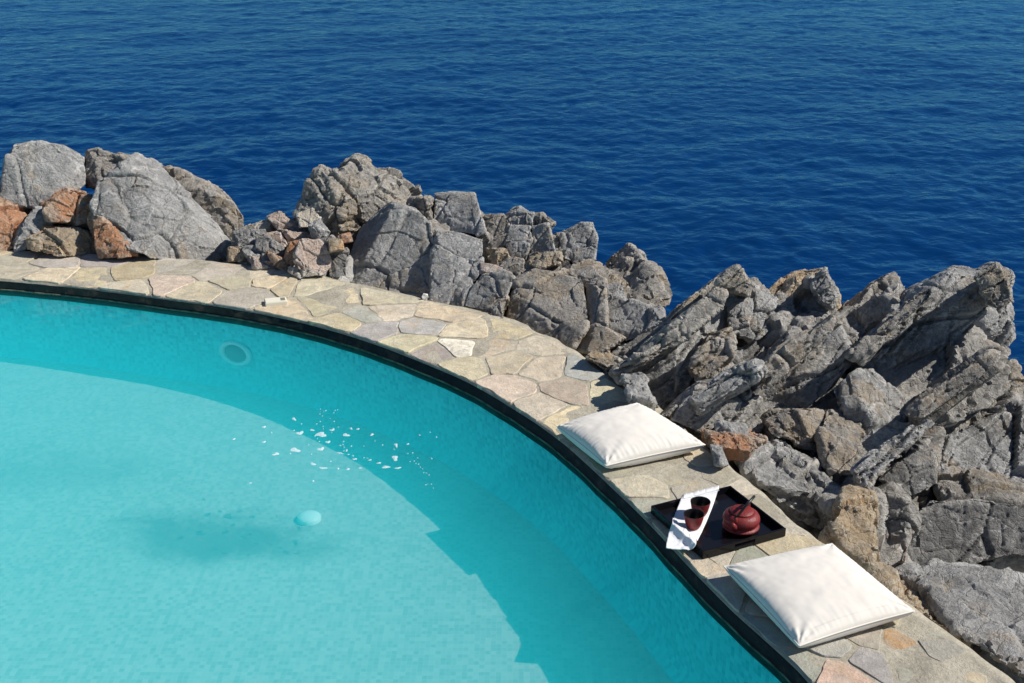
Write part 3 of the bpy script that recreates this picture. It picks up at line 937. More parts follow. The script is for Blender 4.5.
rock([(533,226),(549,223),(554,243),(556,256),(530,258)], 0.08, 'ribbed grey block above the reddish overhang', 'grey', 0.5, 0.001, name='rock_block', on=BED_C, bulge=0.03, inset=0.07, facet=0.42, rough=0.75, cuts=5, cd=0.55, grow=0.0)
rock([(532,217),(542,216),(551,223),(548,228),(534,228)], 0.1, 'small rough stone perched on the ribbed grey block', 'rough', 0.4, name='stone', on=BED_C)
rock([(532,256),(559,254),(557,264),(543,270),(532,264)], 0.03, 'reddish brown overhanging stone under the ribbed block', 'ochre', 0.4, name='stone', on=BED_C)
rock([(561,234),(570,228),(581,222),(593,223),(598,238),(596,260),(578,266),(564,258)], 0.12, 'free-standing tooth of grey rock against the sea with a dark left side', 'grey', 0.5, 0.001, bulge=0.03, inset=0.07, name='rock_tooth', on=BED_D, facet=0.42, rough=0.75, cuts=5, cd=0.55, grow=0.0)
rock([(553,238),(564,232),(568,262),(556,262)], 0.22, 'dark narrow block in the shade left of the tooth', 'dark', 0.35, name='rock_block', on=BED_D)
rock([(557,271),(593,266),(605,280),(586,288)], 0.03, 'flat ledge stone carrying the tooth of rock', 'warm', 0.5, 0.003, name='rock_ledge', on=BED_D, bulge=0.03, inset=0.07, facet=0.42, rough=0.75, cuts=5, cd=0.55, grow=0.0)
rock([(512,283),(522,275),(535,269),(583,276),(587,299),(589,328),(573,350),(543,338),(503,320)], 0.0, 'broad grey-brown slab above the coping right of the second long crack', 'warm', 0.6, 0.002, -0.001, bulge=0.03, inset=0.07, rough=0.75, facet=0.42, name='rock_slab', on=BED_D, cuts=5, cd=0.55, grow=0.0)
rock([(600,264),(615,255),(629,248),(641,258),(654,274),(660,291),(664,310),(640,312),(612,302),(606,282)], 0.05, 'blocky cracked crag at the right end of the middle rocks, against the sea', 'rough', 0.6, 0.002, bulge=0.12, inset=0.3, rough=1.4, facet=1.5, name='rock_crag', ridge=[(625,272,10,0.1),(645,285,10,0.08)], on=BED_E, cuts=16, cd=1.15)
rock([(604,298),(625,296),(664,308),(666,322),(640,338),(618,344),(604,330)], 0.02, 'cracked grey block below the crag, above the gap to the sea', 'pale', 0.55, 0.002, facet=0.42, name='rock_block', on=BED_E, bulge=0.03, inset=0.07, rough=0.75, cuts=5, cd=0.55, grow=0.0)
rock([(584,282),(606,279),(608,330),(626,338),(600,354),(577,352),(588,328)], 0.0, 'pale cracked block at the coping edge left of the gap', 'warm', 0.5, 0.002, 0.0, facet=0.42, name='rock_block', on=BED_E, bulge=0.03, inset=0.07, rough=0.75, cuts=5, cd=0.55, grow=0.0)
rock([(604,286),(622,284),(624,304),(606,305)], 0.02, 'small squarish block under the crag', 'grey', 0.35, name='stone', on=BED_E)
rock([(482,264),(501,268),(494,276),(483,273)], -0.02, 'small smooth pinkish white stone lodged beside the tall slab', 'pink', 0.15, rough=0.3, facet=0.3, name='stone', on=BED_C)
rock([(489,250),(505,250),(508,260),(497,266)], 0.06, 'small tan stone above the pinkish white one', 'ochre', 0.25, name='stone', on=BED_C)
rock([(503,258),(521,261),(522,273),(504,270)], 0.03, 'small brown-grey stone under the smooth grey block', 'warm', 0.3, name='stone', on=BED_C)

# --- right outcrop: slabs dipping to the lower left
ST = 0.62
rock([(603,364),(616,350),(640,334),(668,320),(692,299),(716,278),(734,267),(746,278),(760,294),(770,306),(738,322),(705,352),(690,358),(661,366),(626,372)], 6.25, 'long rough slab rising from the gap to the first peak of the right rocks', 'rough', 0.6, 0.004, bulge=0.052, inset=0.15, rough=1.4, strata=ST, name='rock_slab', facet=0.8, cuts=8)
rock([(628,366),(655,340),(690,331),(726,307),(740,316),(712,340),(694,356),(698,368),(704,381),(676,396),(661,405),(634,380)], 5.95, 'smooth light grey slab below the first peak with a dark hollow', 'grey', 0.55, 0.004, 0.001, bulge=0.065, inset=0.15, rough=0.8, facet=0.6, strata=ST, name='rock_slab', ridge=[(690,345,12,0.06)], cuts=8)
rock([(710,338),(728,332),(728,356),(704,384),(692,364)], 5.78, 'tan edged upright block beside the dark cleft', 'warm', 0.35, 0.002, strata=ST, name='rock_block', bulge=0.039, inset=0.08, facet=0.8, cuts=8)
rock([(764,298),(784,283),(800,275),(821,270),(832,291),(838,309),(828,320),(800,332),(779,324),(766,312)], 6.5, 'ochre crusted slab forming the second peak of the right rocks', 'ochre', 0.55, 0.003, bulge=0.065, rough=1.5, strata=ST, name='rock_slab', inset=0.08, facet=0.8, cuts=8)
rock([(732,304),(752,292),(770,304),(776,322),(752,338),(734,330)], 6.15, 'grey block in the notch between the first and the ochre peak', 'grey', 0.5, 0.003, strata=ST, name='rock_block', bulge=0.039, inset=0.08, facet=0.8, cuts=8)
rock([(737,350),(769,331),(795,320),(804,330),(772,357),(748,384),(711,386),(719,363)], 5.95, 'dark shaded slab below the ochre peak', 'dark', 0.5, 0.004, strata=ST, name='rock_slab', bulge=0.039, inset=0.08, facet=0.8, cuts=8)
rock([(782,354),(806,336),(832,323),(841,341),(853,363),(836,376),(820,392),(786,415),(757,421),(744,400),(758,382)], 5.65, 'pale blue-grey slab with a smooth sunlit face in the middle of the right rocks', 'pale', 0.55, 0.004, bulge=0.065, inset=0.16, rough=0.7, facet=0.6, strata=ST, name='rock_slab', cuts=8)
rock([(701,388),(722,388),(757,400),(755,426),(742,436),(711,434),(664,415)], 5.42, 'dark rock with a rusty underside behind the rear cushion', 'mixed', 0.5, 0.003, bulge=0.052, strata=ST, inset=0.08, facet=0.8, cuts=8)
rock([(763,421),(779,411),(821,412),(829,445),(817,452),(775,435)], 5.25, 'rounded grey-brown boulder below the pale blue-grey slab', 'warm', 0.5, 0.002, bulge=0.1, cuts=16, cd=1.15)
rock([(826,330),(837,309),(860,296),(885,279),(896,273),(901,280),(905,298),(884,319),(864,337),(846,349),(834,346)], 6.4, 'dark slanting slab with a crusted edge, third peak of the right rocks', 'rough', 0.5, 0.003, bulge=0.039, strata=ST, name='rock_slab', inset=0.08, facet=0.8, cuts=8)
rock([(858,356),(882,331),(907,294),(929,284),(952,271),(972,274),(992,268),(1007,279),(1005,296),(1010,338),(990,358),(972,364),(940,391),(906,402),(885,388),(864,370)], 5.9, 'highest big grey rock with a fluted face at the right, against the sea', 'grey', 0.8, 0.004, bulge=0.13, inset=0.2, rough=1.0, facet=0.6, strata=ST, name='rock_peak', ridge=[(950,312,26,0.14),(985,300,16,0.12),(915,350,18,0.06)], cuts=8)
rock([(834,390),(852,376),(872,373),(896,393),(916,418),(900,434),(866,432),(846,416)], 5.4, 'grey pyramid-shaped boulder below the fluted rock', 'grey', 0.5, 0.003, bulge=0.16, inset=0.5, facet=0.9, cuts=16, cd=1.15)
rock([(928,420),(962,389),(984,364),(1011,366),(1022,382),(1026,408),(1018,424),(950,430)], 5.65, 'slanting slab with a tan crust under the right side of the fluted rock', 'warm', 0.6, 0.004, strata=ST, name='rock_slab', bulge=0.078, inset=0.08, facet=0.8, cuts=8)
rock([(938,440),(975,424),(1024,404),(1080,420),(1080,520),(1020,520),(960,512),(934,480)], 5.3, 'large grey wall of rock cut by the right edge of the picture', 'grey', 0.6, 0.004, strata=ST, name='rock_wall', cat='rock', bulge=0.091, inset=0.08, facet=0.8, cuts=8)
rock([(879,480),(895,464),(912,453),(934,448),(938,484),(912,496),(887,484)], 5.1, 'squarish dark grey block in the centre of the right rocks', 'dark', 0.4, 0.003, name='rock_block', bulge=0.03, inset=0.07, facet=0.42, rough=0.75, cuts=5, cd=0.55, grow=0.0)
rock([(848,434),(866,424),(890,420),(914,424),(931,446),(895,468),(875,482),(850,460)], 5.22, 'wedge of grey rock under the pyramid-shaped boulder', 'grey', 0.45, 0.003, bulge=0.12, name='rock_wedge', cuts=16, cd=1.15)
rock([(900,526),(929,499),(970,497),(1010,502),(1060,510),(1060,560),(1012,556),(970,568),(937,576),(902,564)], 4.85, 'dark vertical-faced block overhanging a deep shadow at the right', 'dark', 0.6, 0.001, bulge=0.03, inset=0.07, facet=0.42, name='rock_block', rough=0.75, cuts=5, cd=0.55, grow=0.0)
rock([(873,498),(904,500),(914,520),(902,559),(876,556),(870,522)], 4.8, 'knobbly grey and rust column between the orange rock and the dark block', 'mixed', 0.4, 0.002, rough=1.5, name='rock_column')
rock([(757,437),(788,445),(808,461),(848,481),(848,499),(826,530),(788,505),(763,485),(742,459)], 4.9, 'flat weathered pale grey slab along the coping beside the tray', 'pale', 0.45, 0.007, 0.0005, bulge=0.05, inset=0.2, rough=1.0, facet=1.0, name='rock_slab', cuts=16, cd=1.15, lay=0.0)
rock([(846,493),(871,497),(877,536),(872,572),(848,562),(823,542),(833,520)], 4.5, 'orange and white rock behind the front cushion', 'ochre', 0.4, 0.004, bulge=0.07, rough=1.4, cuts=6, cd=0.6, lay=0.0)
rock([(706,430),(742,432),(764,440),(744,462),(724,458),(706,446)], 5.15, 'rusty low stone beside the right corner of the rear cushion', 'orange', 0.35, 0.004, name='stone', cuts=5)
rock([(712,447),(721,449),(728,465),(716,463)], 4.98, 'small blue-grey stone standing at the right corner of the rear cushion', 'grey', 0.12, 0.003, name='stone', rough=0.3)
rock([(718,424),(744,424),(748,440),(730,446),(718,438)], 5.22, 'rounded grey stone just above the rusty low stone by the rear cushion', 'grey', 0.2, name='stone')
rock([(872,562),(912,578),(930,593),(968,632),(968,652),(928,624),(876,580)], 4.12, 'pale knobbly ridge of stone along the coping right of the front cushion', 'ochre', 0.3, 0.006, rough=1.8, bulge=0.05, name='rock_ledge', cuts=6, cd=0.5, lay=0.0)
rock([(900,574),(934,560),(980,566),(1030,572),(1100,590),(1110,760),(1040,730),(1000,690),(962,646),(926,600)], 3.95, 'smooth pale grey sloping rock at the lower right corner', 'pale', 0.5, 0.0075, 0.0, bulge=0.05, inset=0.25, rough=0.7, facet=0.7, name='rock_slab', cuts=6, cd=0.5, lay=0.0)
rock([(626,378),(642,378),(660,408),(650,410),(634,400)], 5.55, 'grey stone with a pink vein beside the coping left of the dark rock', 'grey', 0.2, 0.004, name='stone')
rock([(586,356),(608,350),(632,370),(640,384),(620,384),(598,368)], 5.98, 'low tan stones edging the coping below the pale cracked block', 'ochre', 0.25, 0.006, name='stone')
rock([(826,412),(852,410),(862,434),(856,470),(846,482),(826,462),(822,440)], 5.12, 'grey block beside the rounded grey-brown boulder', 'warm', 0.4, 0.003, name='rock_block')
rock([(844,344),(862,338),(876,356),(870,374),(852,372)], 5.85, 'small tan crusted block between the third peak and the fluted rock', 'warm', 0.4, name='rock_block')
rock([(936,484),(970,478),(1020,484),(1060,494),(1060,512),(1000,508),(940,504)], 5.0, 'low grey shelf between the rock wall and the dark overhanging block', 'warm', 0.45, 0.003, name='rock_ledge')

def inside(poly, p):
    x, y = p[:, 0], p[:, 1]
    r_ = np.zeros(len(p), bool)
    for k in range(len(poly)):
        (x1, y1), (x2, y2) = poly[k - 1], poly[k]
        cnd = (y1 > y) != (y2 > y)
        with np.errstate(divide='ignore', invalid='ignore'):
            r_ ^= cnd & (x < (x2 - x1) * (y - y1) / (y2 - y1) + x1)
    return r_
def mass(poly, label, mat, strata, back, thick=0.6, step=3, name='rock_outcrop', drop=()):
    """The solid outcrop the blocks break out of: follows the mean of their faces a little way behind them."""
    poly = np.array(poly, float)
    gx = np.arange(poly[:, 0].min(), poly[:, 0].max() + step, step); gy = np.arange(poly[:, 1].min(), poly[:, 1].max() + step, step)
    X, Yp = np.meshgrid(gx, gy)
    P = np.c_[X.ravel(), Yp.ravel()]
    ins = inside(poly, P).reshape(X.shape)
    q = ins[:-1, :-1] & ins[1:, :-1] & ins[:-1, 1:] & ins[1:, 1:]
    num = np.zeros(len(P)); den = np.full(len(P), 1e-9)
    for c, s, pl in BLOCKS:
        if s < 12 or not inside(poly, c[None])[0]: continue
        w = np.exp(-(((P - c) / (0.42 * s)) ** 2).sum(1)) + 1e-7
        base = pl(c); gxx = pl(c + np.array([1.0, 0])) - base; gyy = pl(c + np.array([0, 1.0])) - base
        lim = np.clip(P - c, -0.8 * s, 0.8 * s)
        num += w * (base + lim[:, 0] * gxx + lim[:, 1] * gyy); den += w
    D = num / den + back
    nx = X.shape[1]
    V, Fc, idx = [], [], {}
    def vid(i, j, b):
        key = (i, j, b)
        if key not in idx:
            d = D[i * nx + j]
            idx[key] = len(V)
            V.append(at_y(X[i, j], Yp[i, j], d + (thick if b else 0)))
        return idx[key]
    edges = {}
    for i in range(q.shape[0]):
        for j in range(q.shape[1]):
            if not q[i, j]: continue
            ring = [(i, j), (i, j + 1), (i + 1, j + 1), (i + 1, j)]
            Fc.append([vid(*e, 0) for e in ring]); Fc.append([vid(*e, 1) for e in ring[::-1]])
            for k in range(4):
                e = (ring[k], ring[(k + 1) % 4])
                if (e[1], e[0]) in edges: del edges[(e[1], e[0])]
                else: edges[e] = 1
    for a, b_ in edges:
        Fc.append([vid(*b_, 0), vid(*a, 0), vid(*a, 1), vid(*b_, 1)])
    me = mesh(name, V, Fc)
    bm = bmesh.new(); bm.from_mesh(me); bmesh.ops.recalc_face_normals(bm, faces=bm.faces); bm.to_mesh(me); bm.free()
    ob = bpy.data.objects.new(name, me); COL.objects.link(ob)
    md = ob.modifiers.new('remesh', 'REMESH'); md.mode = 'VOXEL'; md.voxel_size = 0.016
    tag(ob, label, 'rock')
    PEND.append((ob, mat, 0.7, 1.0, 1.8, strata, 0, 0))
# thin upturned beds standing out of the right-hand outcrop
FK = dict(strata=ST, name='rock_fin', bulge=0.035, inset=0.10, rough=1.2, facet=0.7, cuts=3, cd=0.5, lay=0.0, grow=0.5, support=False)
rock([(612,372),(660,336),(706,300),(722,292),(726,302),(690,334),(652,362),(622,382)], 6.02, 'long thin upturned bed running from the first right-hand peak down to the coping', 'rough', 0.3, 0.003, **FK)
rock([(716,282),(727,270),(736,265),(752,284),(748,296),(730,292)], 6.3, 'small pointed tip of stone crowning the first peak of the right rocks', 'rough', 0.3, 0.003, **FK)
rock([(812,284),(818,274),(825,268),(837,296),(832,308),(820,302)], 6.40, 'sharp grey tip on the right side of the ochre peak', 'grey', 0.3, 0.003, **FK)
rock([(748,372),(790,342),(834,314),(842,324),(806,354),(768,388)], 5.62, 'thin tan-edged bed along the top of the pale blue-grey slab', 'warm', 0.25, 0.003, **FK)
rock([(846,356),(880,322),(914,292),(932,286),(934,296),(900,326),(862,366)], 5.85, 'narrow crusted bed up the left side of the fluted rock', 'rough', 0.3, 0.003, **FK)
rock([(904,412),(950,376),(990,350),(1004,352),(1000,366),(956,398),(918,426)], 5.5, 'thin ledge below the fluted rock casting a long slanting shadow', 'warm', 0.3, 0.003, **FK)
rock([(976,276),(996,262),(1009,276),(1012,300),(1000,312),(984,296)], 5.85, 'knobbly outer tip of the fluted rock against the sea', 'rough', 0.35, 0.003, **FK)
rock([(850,470),(884,440),(930,416),(940,424),(900,456),(864,486)], 5.0, 'slanting thin bed across the middle of the right rocks', 'grey', 0.25, 0.003, **FK)
rock([(690,398),(724,374),(756,362),(764,372),(732,392),(700,412)], 5.42, 'overhanging grey bed above the rusty stone beside the rear cushion', 'grey', 0.3, 0.003, **FK)
mass([(612,366),(668,328),(716,288),(735,278),(765,308),(800,286),(822,281),(834,314),(862,304),(896,284),(906,300),(952,284),(986,282),(996,300),(998,340),(1008,374),(1014,408),(1060,424),(1060,560),(1000,566),(940,566),(900,566),(872,552),(838,516),(790,474),(756,448),(712,424),(662,402),(636,380)],
     'fractured grey and tan outcrop that all the slanting slabs at the right break out of', 'mixed', ST, 0.17)
mass([(350,280),(374,228),(396,210),(432,207),(442,200),(470,200),(484,222),(502,222),(530,226),(548,232),(558,248),(568,240),(590,230),(592,262),(604,272),(628,258),(640,266),(652,290),(658,316),(640,330),(600,350),(574,346),(540,333),(504,316),(430,297),(390,290)],
     'solid cracked outcrop behind the middle slabs above the coping', 'warm', 0.0, 0.20)
finish_rocks()

# --- bedrock under and behind the rocks, falling to the sea
def build_bedrock():
    xs = np.arange(-8.5, 7.0, 0.055); ys = np.arange(1.6, 14.5, 0.055)
    X, Yg = np.meshgrid(xs, ys)
    d0 = np.stack([X - PC[0], Yg - PC[1]], -1)
    th = np.arctan2(d0[..., 1], d0[..., 0]); rr = np.hypot(d0[..., 0], d0[..., 1])
    d = rr - r_out(th)
    z = np.interp(d, [-1, 0.02, 0.14, 0.9, 1.4, 6.0], [-0.14, -0.14, -0.42, -0.62, -1.1, -8.0])
    for (sx, sy, sz, rx, ry) in SUPPORT:
        w = np.exp(-(((X - sx) / rx) ** 2 + ((Yg - sy) / ry) ** 2) ** 1.5)
        w *= np.clip((d + 0.05) / 0.15, 0, 1)
        z = np.maximum(z, z * (1 - w) + (sz - 0.2) * w)
    P = np.stack([X, Yg, z], -1).reshape(-1, 3)
    n = 0.07 * fbm(P * 2.2, 4) + 0.03 * fbm(P * 7, 4, 0.55, True)
    for a, am in ((0.42, 0.5), (0.16, 0.4)):
        q = P / a + 0.25 * np.c_[fbm(P * 3, 2), fbm(P * 3 + 9, 2), fbm(P * 3 + 19, 2)]
        F1, F2, ID, SD = worley(q)
        n += (((q - SD) * (_H[ID, 3:6] - 0.5)).sum(1) + (_H[ID, 6] - 0.5) * 0.5) * a * am - 0.03 * np.exp(-((F2 - F1) / 0.1) ** 2)
    zz = P[:, 2] + n * np.clip((d.ravel()) / 0.3, 0.1, 1)
    zz = np.maximum(zz, -8.0)
    P[:, 2] = np.where(d.ravel() < 0.02, -0.12, zz)
    ny, nx = X.shape
    keep = (d > -0.25)
    faces = []
    for j in range(ny - 1):
        for i in range(nx - 1):
            if keep[j, i] and keep[j, i + 1] and keep[j + 1, i] and keep[j + 1, i + 1] and P[j * nx + i, 2] > -7.9:
                faces.append((j * nx + i, j * nx + i + 1, (j + 1) * nx + i + 1, (j + 1) * nx + i))
    me = mesh('bedrock_ground', P, faces)
    bm = bmesh.new(); bm.from_mesh(me)
    bmesh.ops.delete(bm, geom=[v for v in bm.verts if not v.link_faces], context='VERTS')
    bm.to_mesh(me); bm.free()
    return tag(link('bedrock_ground', me, ROCK['grey']), kind='structure')
build_bedrock()

# ------------------------------------------------------------------ cushions
def fabric_mat(name, col, weave=900):
    t = NT(name)
    p = t.pos()
    n1 = t.noise(p, 380, 2, 0.6); n2 = t.noise(p, 5, 3)
    c = t.mix(t.ramp(n2, [(0.35, 0.0), (0.7, 1.0)]), tuple(v * 0.95 for v in col), col)
    t.pbsdf(c, 0.9, t.bump(n1, 0.25, 0.001), **{'Sheen Weight': 0.15, 'Specular IOR Level': 0.15})
    return t.m
M_CUSH = fabric_mat('cream_cotton', (0.78, 0.735, 0.66))
def build_cushion(corners, label, T, zc, seed, pleat, hem):
    """corners: rear-left, rear-right, front-right, front-left pixels with the height each corner stands at."""
    c = [np.array(at_z(px, py, z)) for px, py, z in corners]
    N = 90
    rnd = np.random.default_rng(seed)
    cen = sum(c) / 4
    base = Vector((cen[0], cen[1], 0.004))
    us = np.sin(np.linspace(-1, 1, N) * math.pi / 2) * 0.35 + np.linspace(-1, 1, N) * 0.65
    def layer(side):
        V = np.zeros((N, N, 3))
        U, Vv = np.meshgrid(us, us, indexing='ij')
        a, b = (U + 1) / 2, (Vv + 1) / 2           # a: left to right, b: rear to front
        # seams bow inwards between the corners
        bow = 0.035
        a2 = 0.5 + (a - 0.5) * (1 - bow * (1 - Vv ** 2) * np.abs(U) ** 3 * 1.0)
        b2 = 0.5 + (b - 0.5) * (1 - bow * (1 - U ** 2) * np.abs(Vv) ** 3 * 1.0)
        for k in range(3):
            V[..., k] = (c[0][k] * (1 - a2) + c[1][k] * a2) * (1 - b2) + (c[3][k] * (1 - a2) + c[2][k] * a2) * b2
        prof = (np.clip(1 - U ** 2, 0, 1) ** 0.42 * np.clip(1 - Vv ** 2, 0, 1) ** 0.42)
        ed = 1 - np.maximum(np.abs(U), np.abs(Vv))
        q = np.stack([U * 2.2 + seed, Vv * 2.2, np.full_like(U, side * 2.0)], -1).reshape(-1, 3)
        wr = (0.007 * fbm(q, 3)).reshape(N, N) * np.clip(ed * 4, 0, 1)
        # pleats running in from the seams
        pl = np.zeros_like(U)
        for (E, A) in ((1 - np.abs(Vv), U), (1 - np.abs(U), Vv)):
            q = np.stack([A * 15 + seed, E * 1.3, np.full_like(U, 4.0 + side)], -1).reshape(-1, 3)
            pl += pleat * perlin(q).reshape(N, N) * np.clip(E * 14, 0, 1) * np.exp(-E / 0.16)
        # diagonal creases at the corners
        for su in (-1, 1):
            for sv in (-1, 1):
                du, dv = 1 - U * su, 1 - Vv * sv
                r_ = np.hypot(du, dv); an = np.arctan2(dv, du)
                pl += 0.006 * np.sin(an * 11 + seed + su * 2 + sv) * np.exp(-r_ / 0.30) * np.clip(ed * 14, 0, 1)
        hh = T * prof + wr + pl
        seam = 0.004 * np.clip(1 - ed / 0.012, 0, 1)
        if side > 0:
            V[..., 2] += np.maximum(hh, 0.0015) + 0.0
            if hem:
                V[..., 2] += 0.003 * (Vv > 0.86)
        else:
            V[..., 2] = np.maximum(V[..., 2] - np.maximum(T * prof ** 0.7 + 0.5 * (wr + pl), 0.0015), 0.005)
        return V
    bm = bmesh.new()
    g = []
    for side in (1, -1):
        L_ = layer(side)
        g.append([[bm.verts.new(Vector(L_[i, j]) - base) for j in range(N)] for i in range(N)])
    for k in (0, 1):
        for i in range(N - 1):
            for j in range(N - 1):
                q = (g[k][i][j], g[k][i + 1][j], g[k][i + 1][j + 1], g[k][i][j + 1])
                bm.faces.new(q if k == 0 else q[::-1])
    for k in range(N - 1):
        for (a, b) in (((k, 0), (k + 1, 0)), ((k + 1, N - 1), (k, N - 1)), ((0, k + 1), (0, k)), ((N - 1, k), (N - 1, k + 1))):
            bm.faces.new((g[0][a[0]][a[1]], g[1][a[0]][a[1]], g[1][b[0]][b[1]], g[0][b[0]][b[1]]))
    # welt seam round the rim
    rim = [g[0][i][0].co.copy() for i in range(N)] + [g[0][N - 1][j].co.copy() for j in range(1, N)] + [g[0][i][N - 1].co.copy() for i in range(N - 2, -1, -1)] + [g[0][0][j].co.copy() for j in range(N - 2, 0, -1)]
    root = empty('cushion', base)
    tag(root, label, 'cushion', 'cream cushions on the coping')
    bm_obj('cover', bm, M_CUSH, root)
    bm = bmesh.new(); rows = []
    n = len(rim)
    for k in range(n):
        tg = (rim[(k + 1) % n] - rim[k - 1]).normalized()
        s = tg.cross(Vector((0, 0, 1))).normalized()
        rows.append([bm.verts.new(rim[k] + (s * math.cos(a) * 0.0035 + Vector((0, 0, 1)) * math.sin(a) * 0.0025)) for a in np.linspace(0, 2 * math.pi, 6, endpoint=False)])
    for k in range(n):
        a, b = rows[k], rows[(k + 1) % n]
        for j in range(6):
            bm.faces.new((a[j], a[(j + 1) % 6], b[(j + 1) % 6], b[j]))
    bm_obj('seam', bm, M_CUSH, root)
build_cushion([(557,427,.060),(639,404,.065),(705,445,.055),(606,466,.045)], 'rear cream cushion with a gathered front seam, behind the tea tray', 0.075, 0.07, 3, 0.010, False)
build_cushion([(724,567,.066),(832,544,.068),(914,612,.062),(799,647,.042)], 'front cream cushion with a smooth top, nearest the camera', 0.064, 0.07, 8, 0.0055, True)

# ------------------------------------------------------------------ tea tray
TH_ = 0.042
tc = [at_z(px, py, TH_) for px, py in ((654.5,503.5),(732.5,486),(784,527.5),(699.5,553.5))]   # rear-left, rear-right, front-right, front-left
tcen = (tc[0] + tc[1] + tc[2] + tc[3]) / 4; tcen.z = 0
ax = ((tc[1] - tc[0]) + (tc[2] - tc[3])).normalized()
ay = Vector((-ax.y, ax.x, 0))
tw_ = ((tc[1] - tc[0]).length + (tc[2] - tc[3]).length) / 2
td_ = ((tc[0] - tc[3]).length + (tc[1] - tc[2]).length) / 2
t_ang = math.atan2(ax.y, ax.x)
def lacquer():
    t = NT('black_lacquer')
    n = t.noise(t.pos(), 30, 4)
    t.pbsdf((0.006, 0.006, 0.008), t.ramp(n, [(0.3, 0.16), (0.7, 0.26)]), None, **{'Specular IOR Level': 0.3})
    return t.m
M_LAC = lacquer()
def box(bm, x0, x1, y0, y1, z0, z1, bev=0.0015):
    b = bmesh.new()
    bmesh.ops.create_cube(b, size=1)
    for v in b.verts:
        v.co = Vector(((x0 + x1) / 2 + v.co.x * (x1 - x0), (y0 + y1) / 2 + v.co.y * (y1 - y0), (z0 + z1) / 2 + v.co.z * (z1 - z0)))
    if bev:
        bmesh.ops.bevel(b, geom=b.edges, offset=bev, segments=2, affect='EDGES')
    me = bpy.data.meshes.new('tmp'); b.to_mesh(me); b.free()
    bm.from_mesh(me); bpy.data.meshes.remove(me)
tray = empty('tea_tray', (tcen.x, tcen.y, 0.003), t_ang)
tag(tray, 'square black lacquer tray with raised walls, on the coping between the cushions', 'tray')
hw, hd, wt = tw_ / 2, td_ / 2, 0.009
zb, zt_ = 0.0, TH_ - 0.003
bm = bmesh.new(); box(bm, -hw + wt + .001, hw - wt - .001, -hd + wt + .001, hd - wt - .001, zb + 0.001, 0.009, 0.0005); bm_obj('tray_base', bm, M_LAC, tray, False)
for sgn in (-1, 1):
    bm = bmesh.new()
    y0, y1 = (hd - wt, hd) if sgn > 0 else (-hd, -hd + wt)
    # wall with a hand slot
    box(bm, -hw, -0.05, y0, y1, zb, zt_); box(bm, 0.05, hw, y0, y1, zb, zt_)
    box(bm, -0.052, 0.052, y0 + .0004, y1 - .0004, zb + .0004, 0.014); box(bm, -0.052, 0.052, y0 + .0004, y1 - .0004, 0.028, zt_ - .0002)
    bm_obj('tray_wall', bm, M_LAC, tray, False)
    bm = bmesh.new()
    x0, x1 = (hw - wt, hw) if sgn > 0 else (-hw, -hw + wt)
    box(bm, x0, x1, -hd + wt + .0005, hd - wt - .0005, zb, zt_ - 0.0006)
    bm_obj('tray_wall', bm, M_LAC, tray, False)

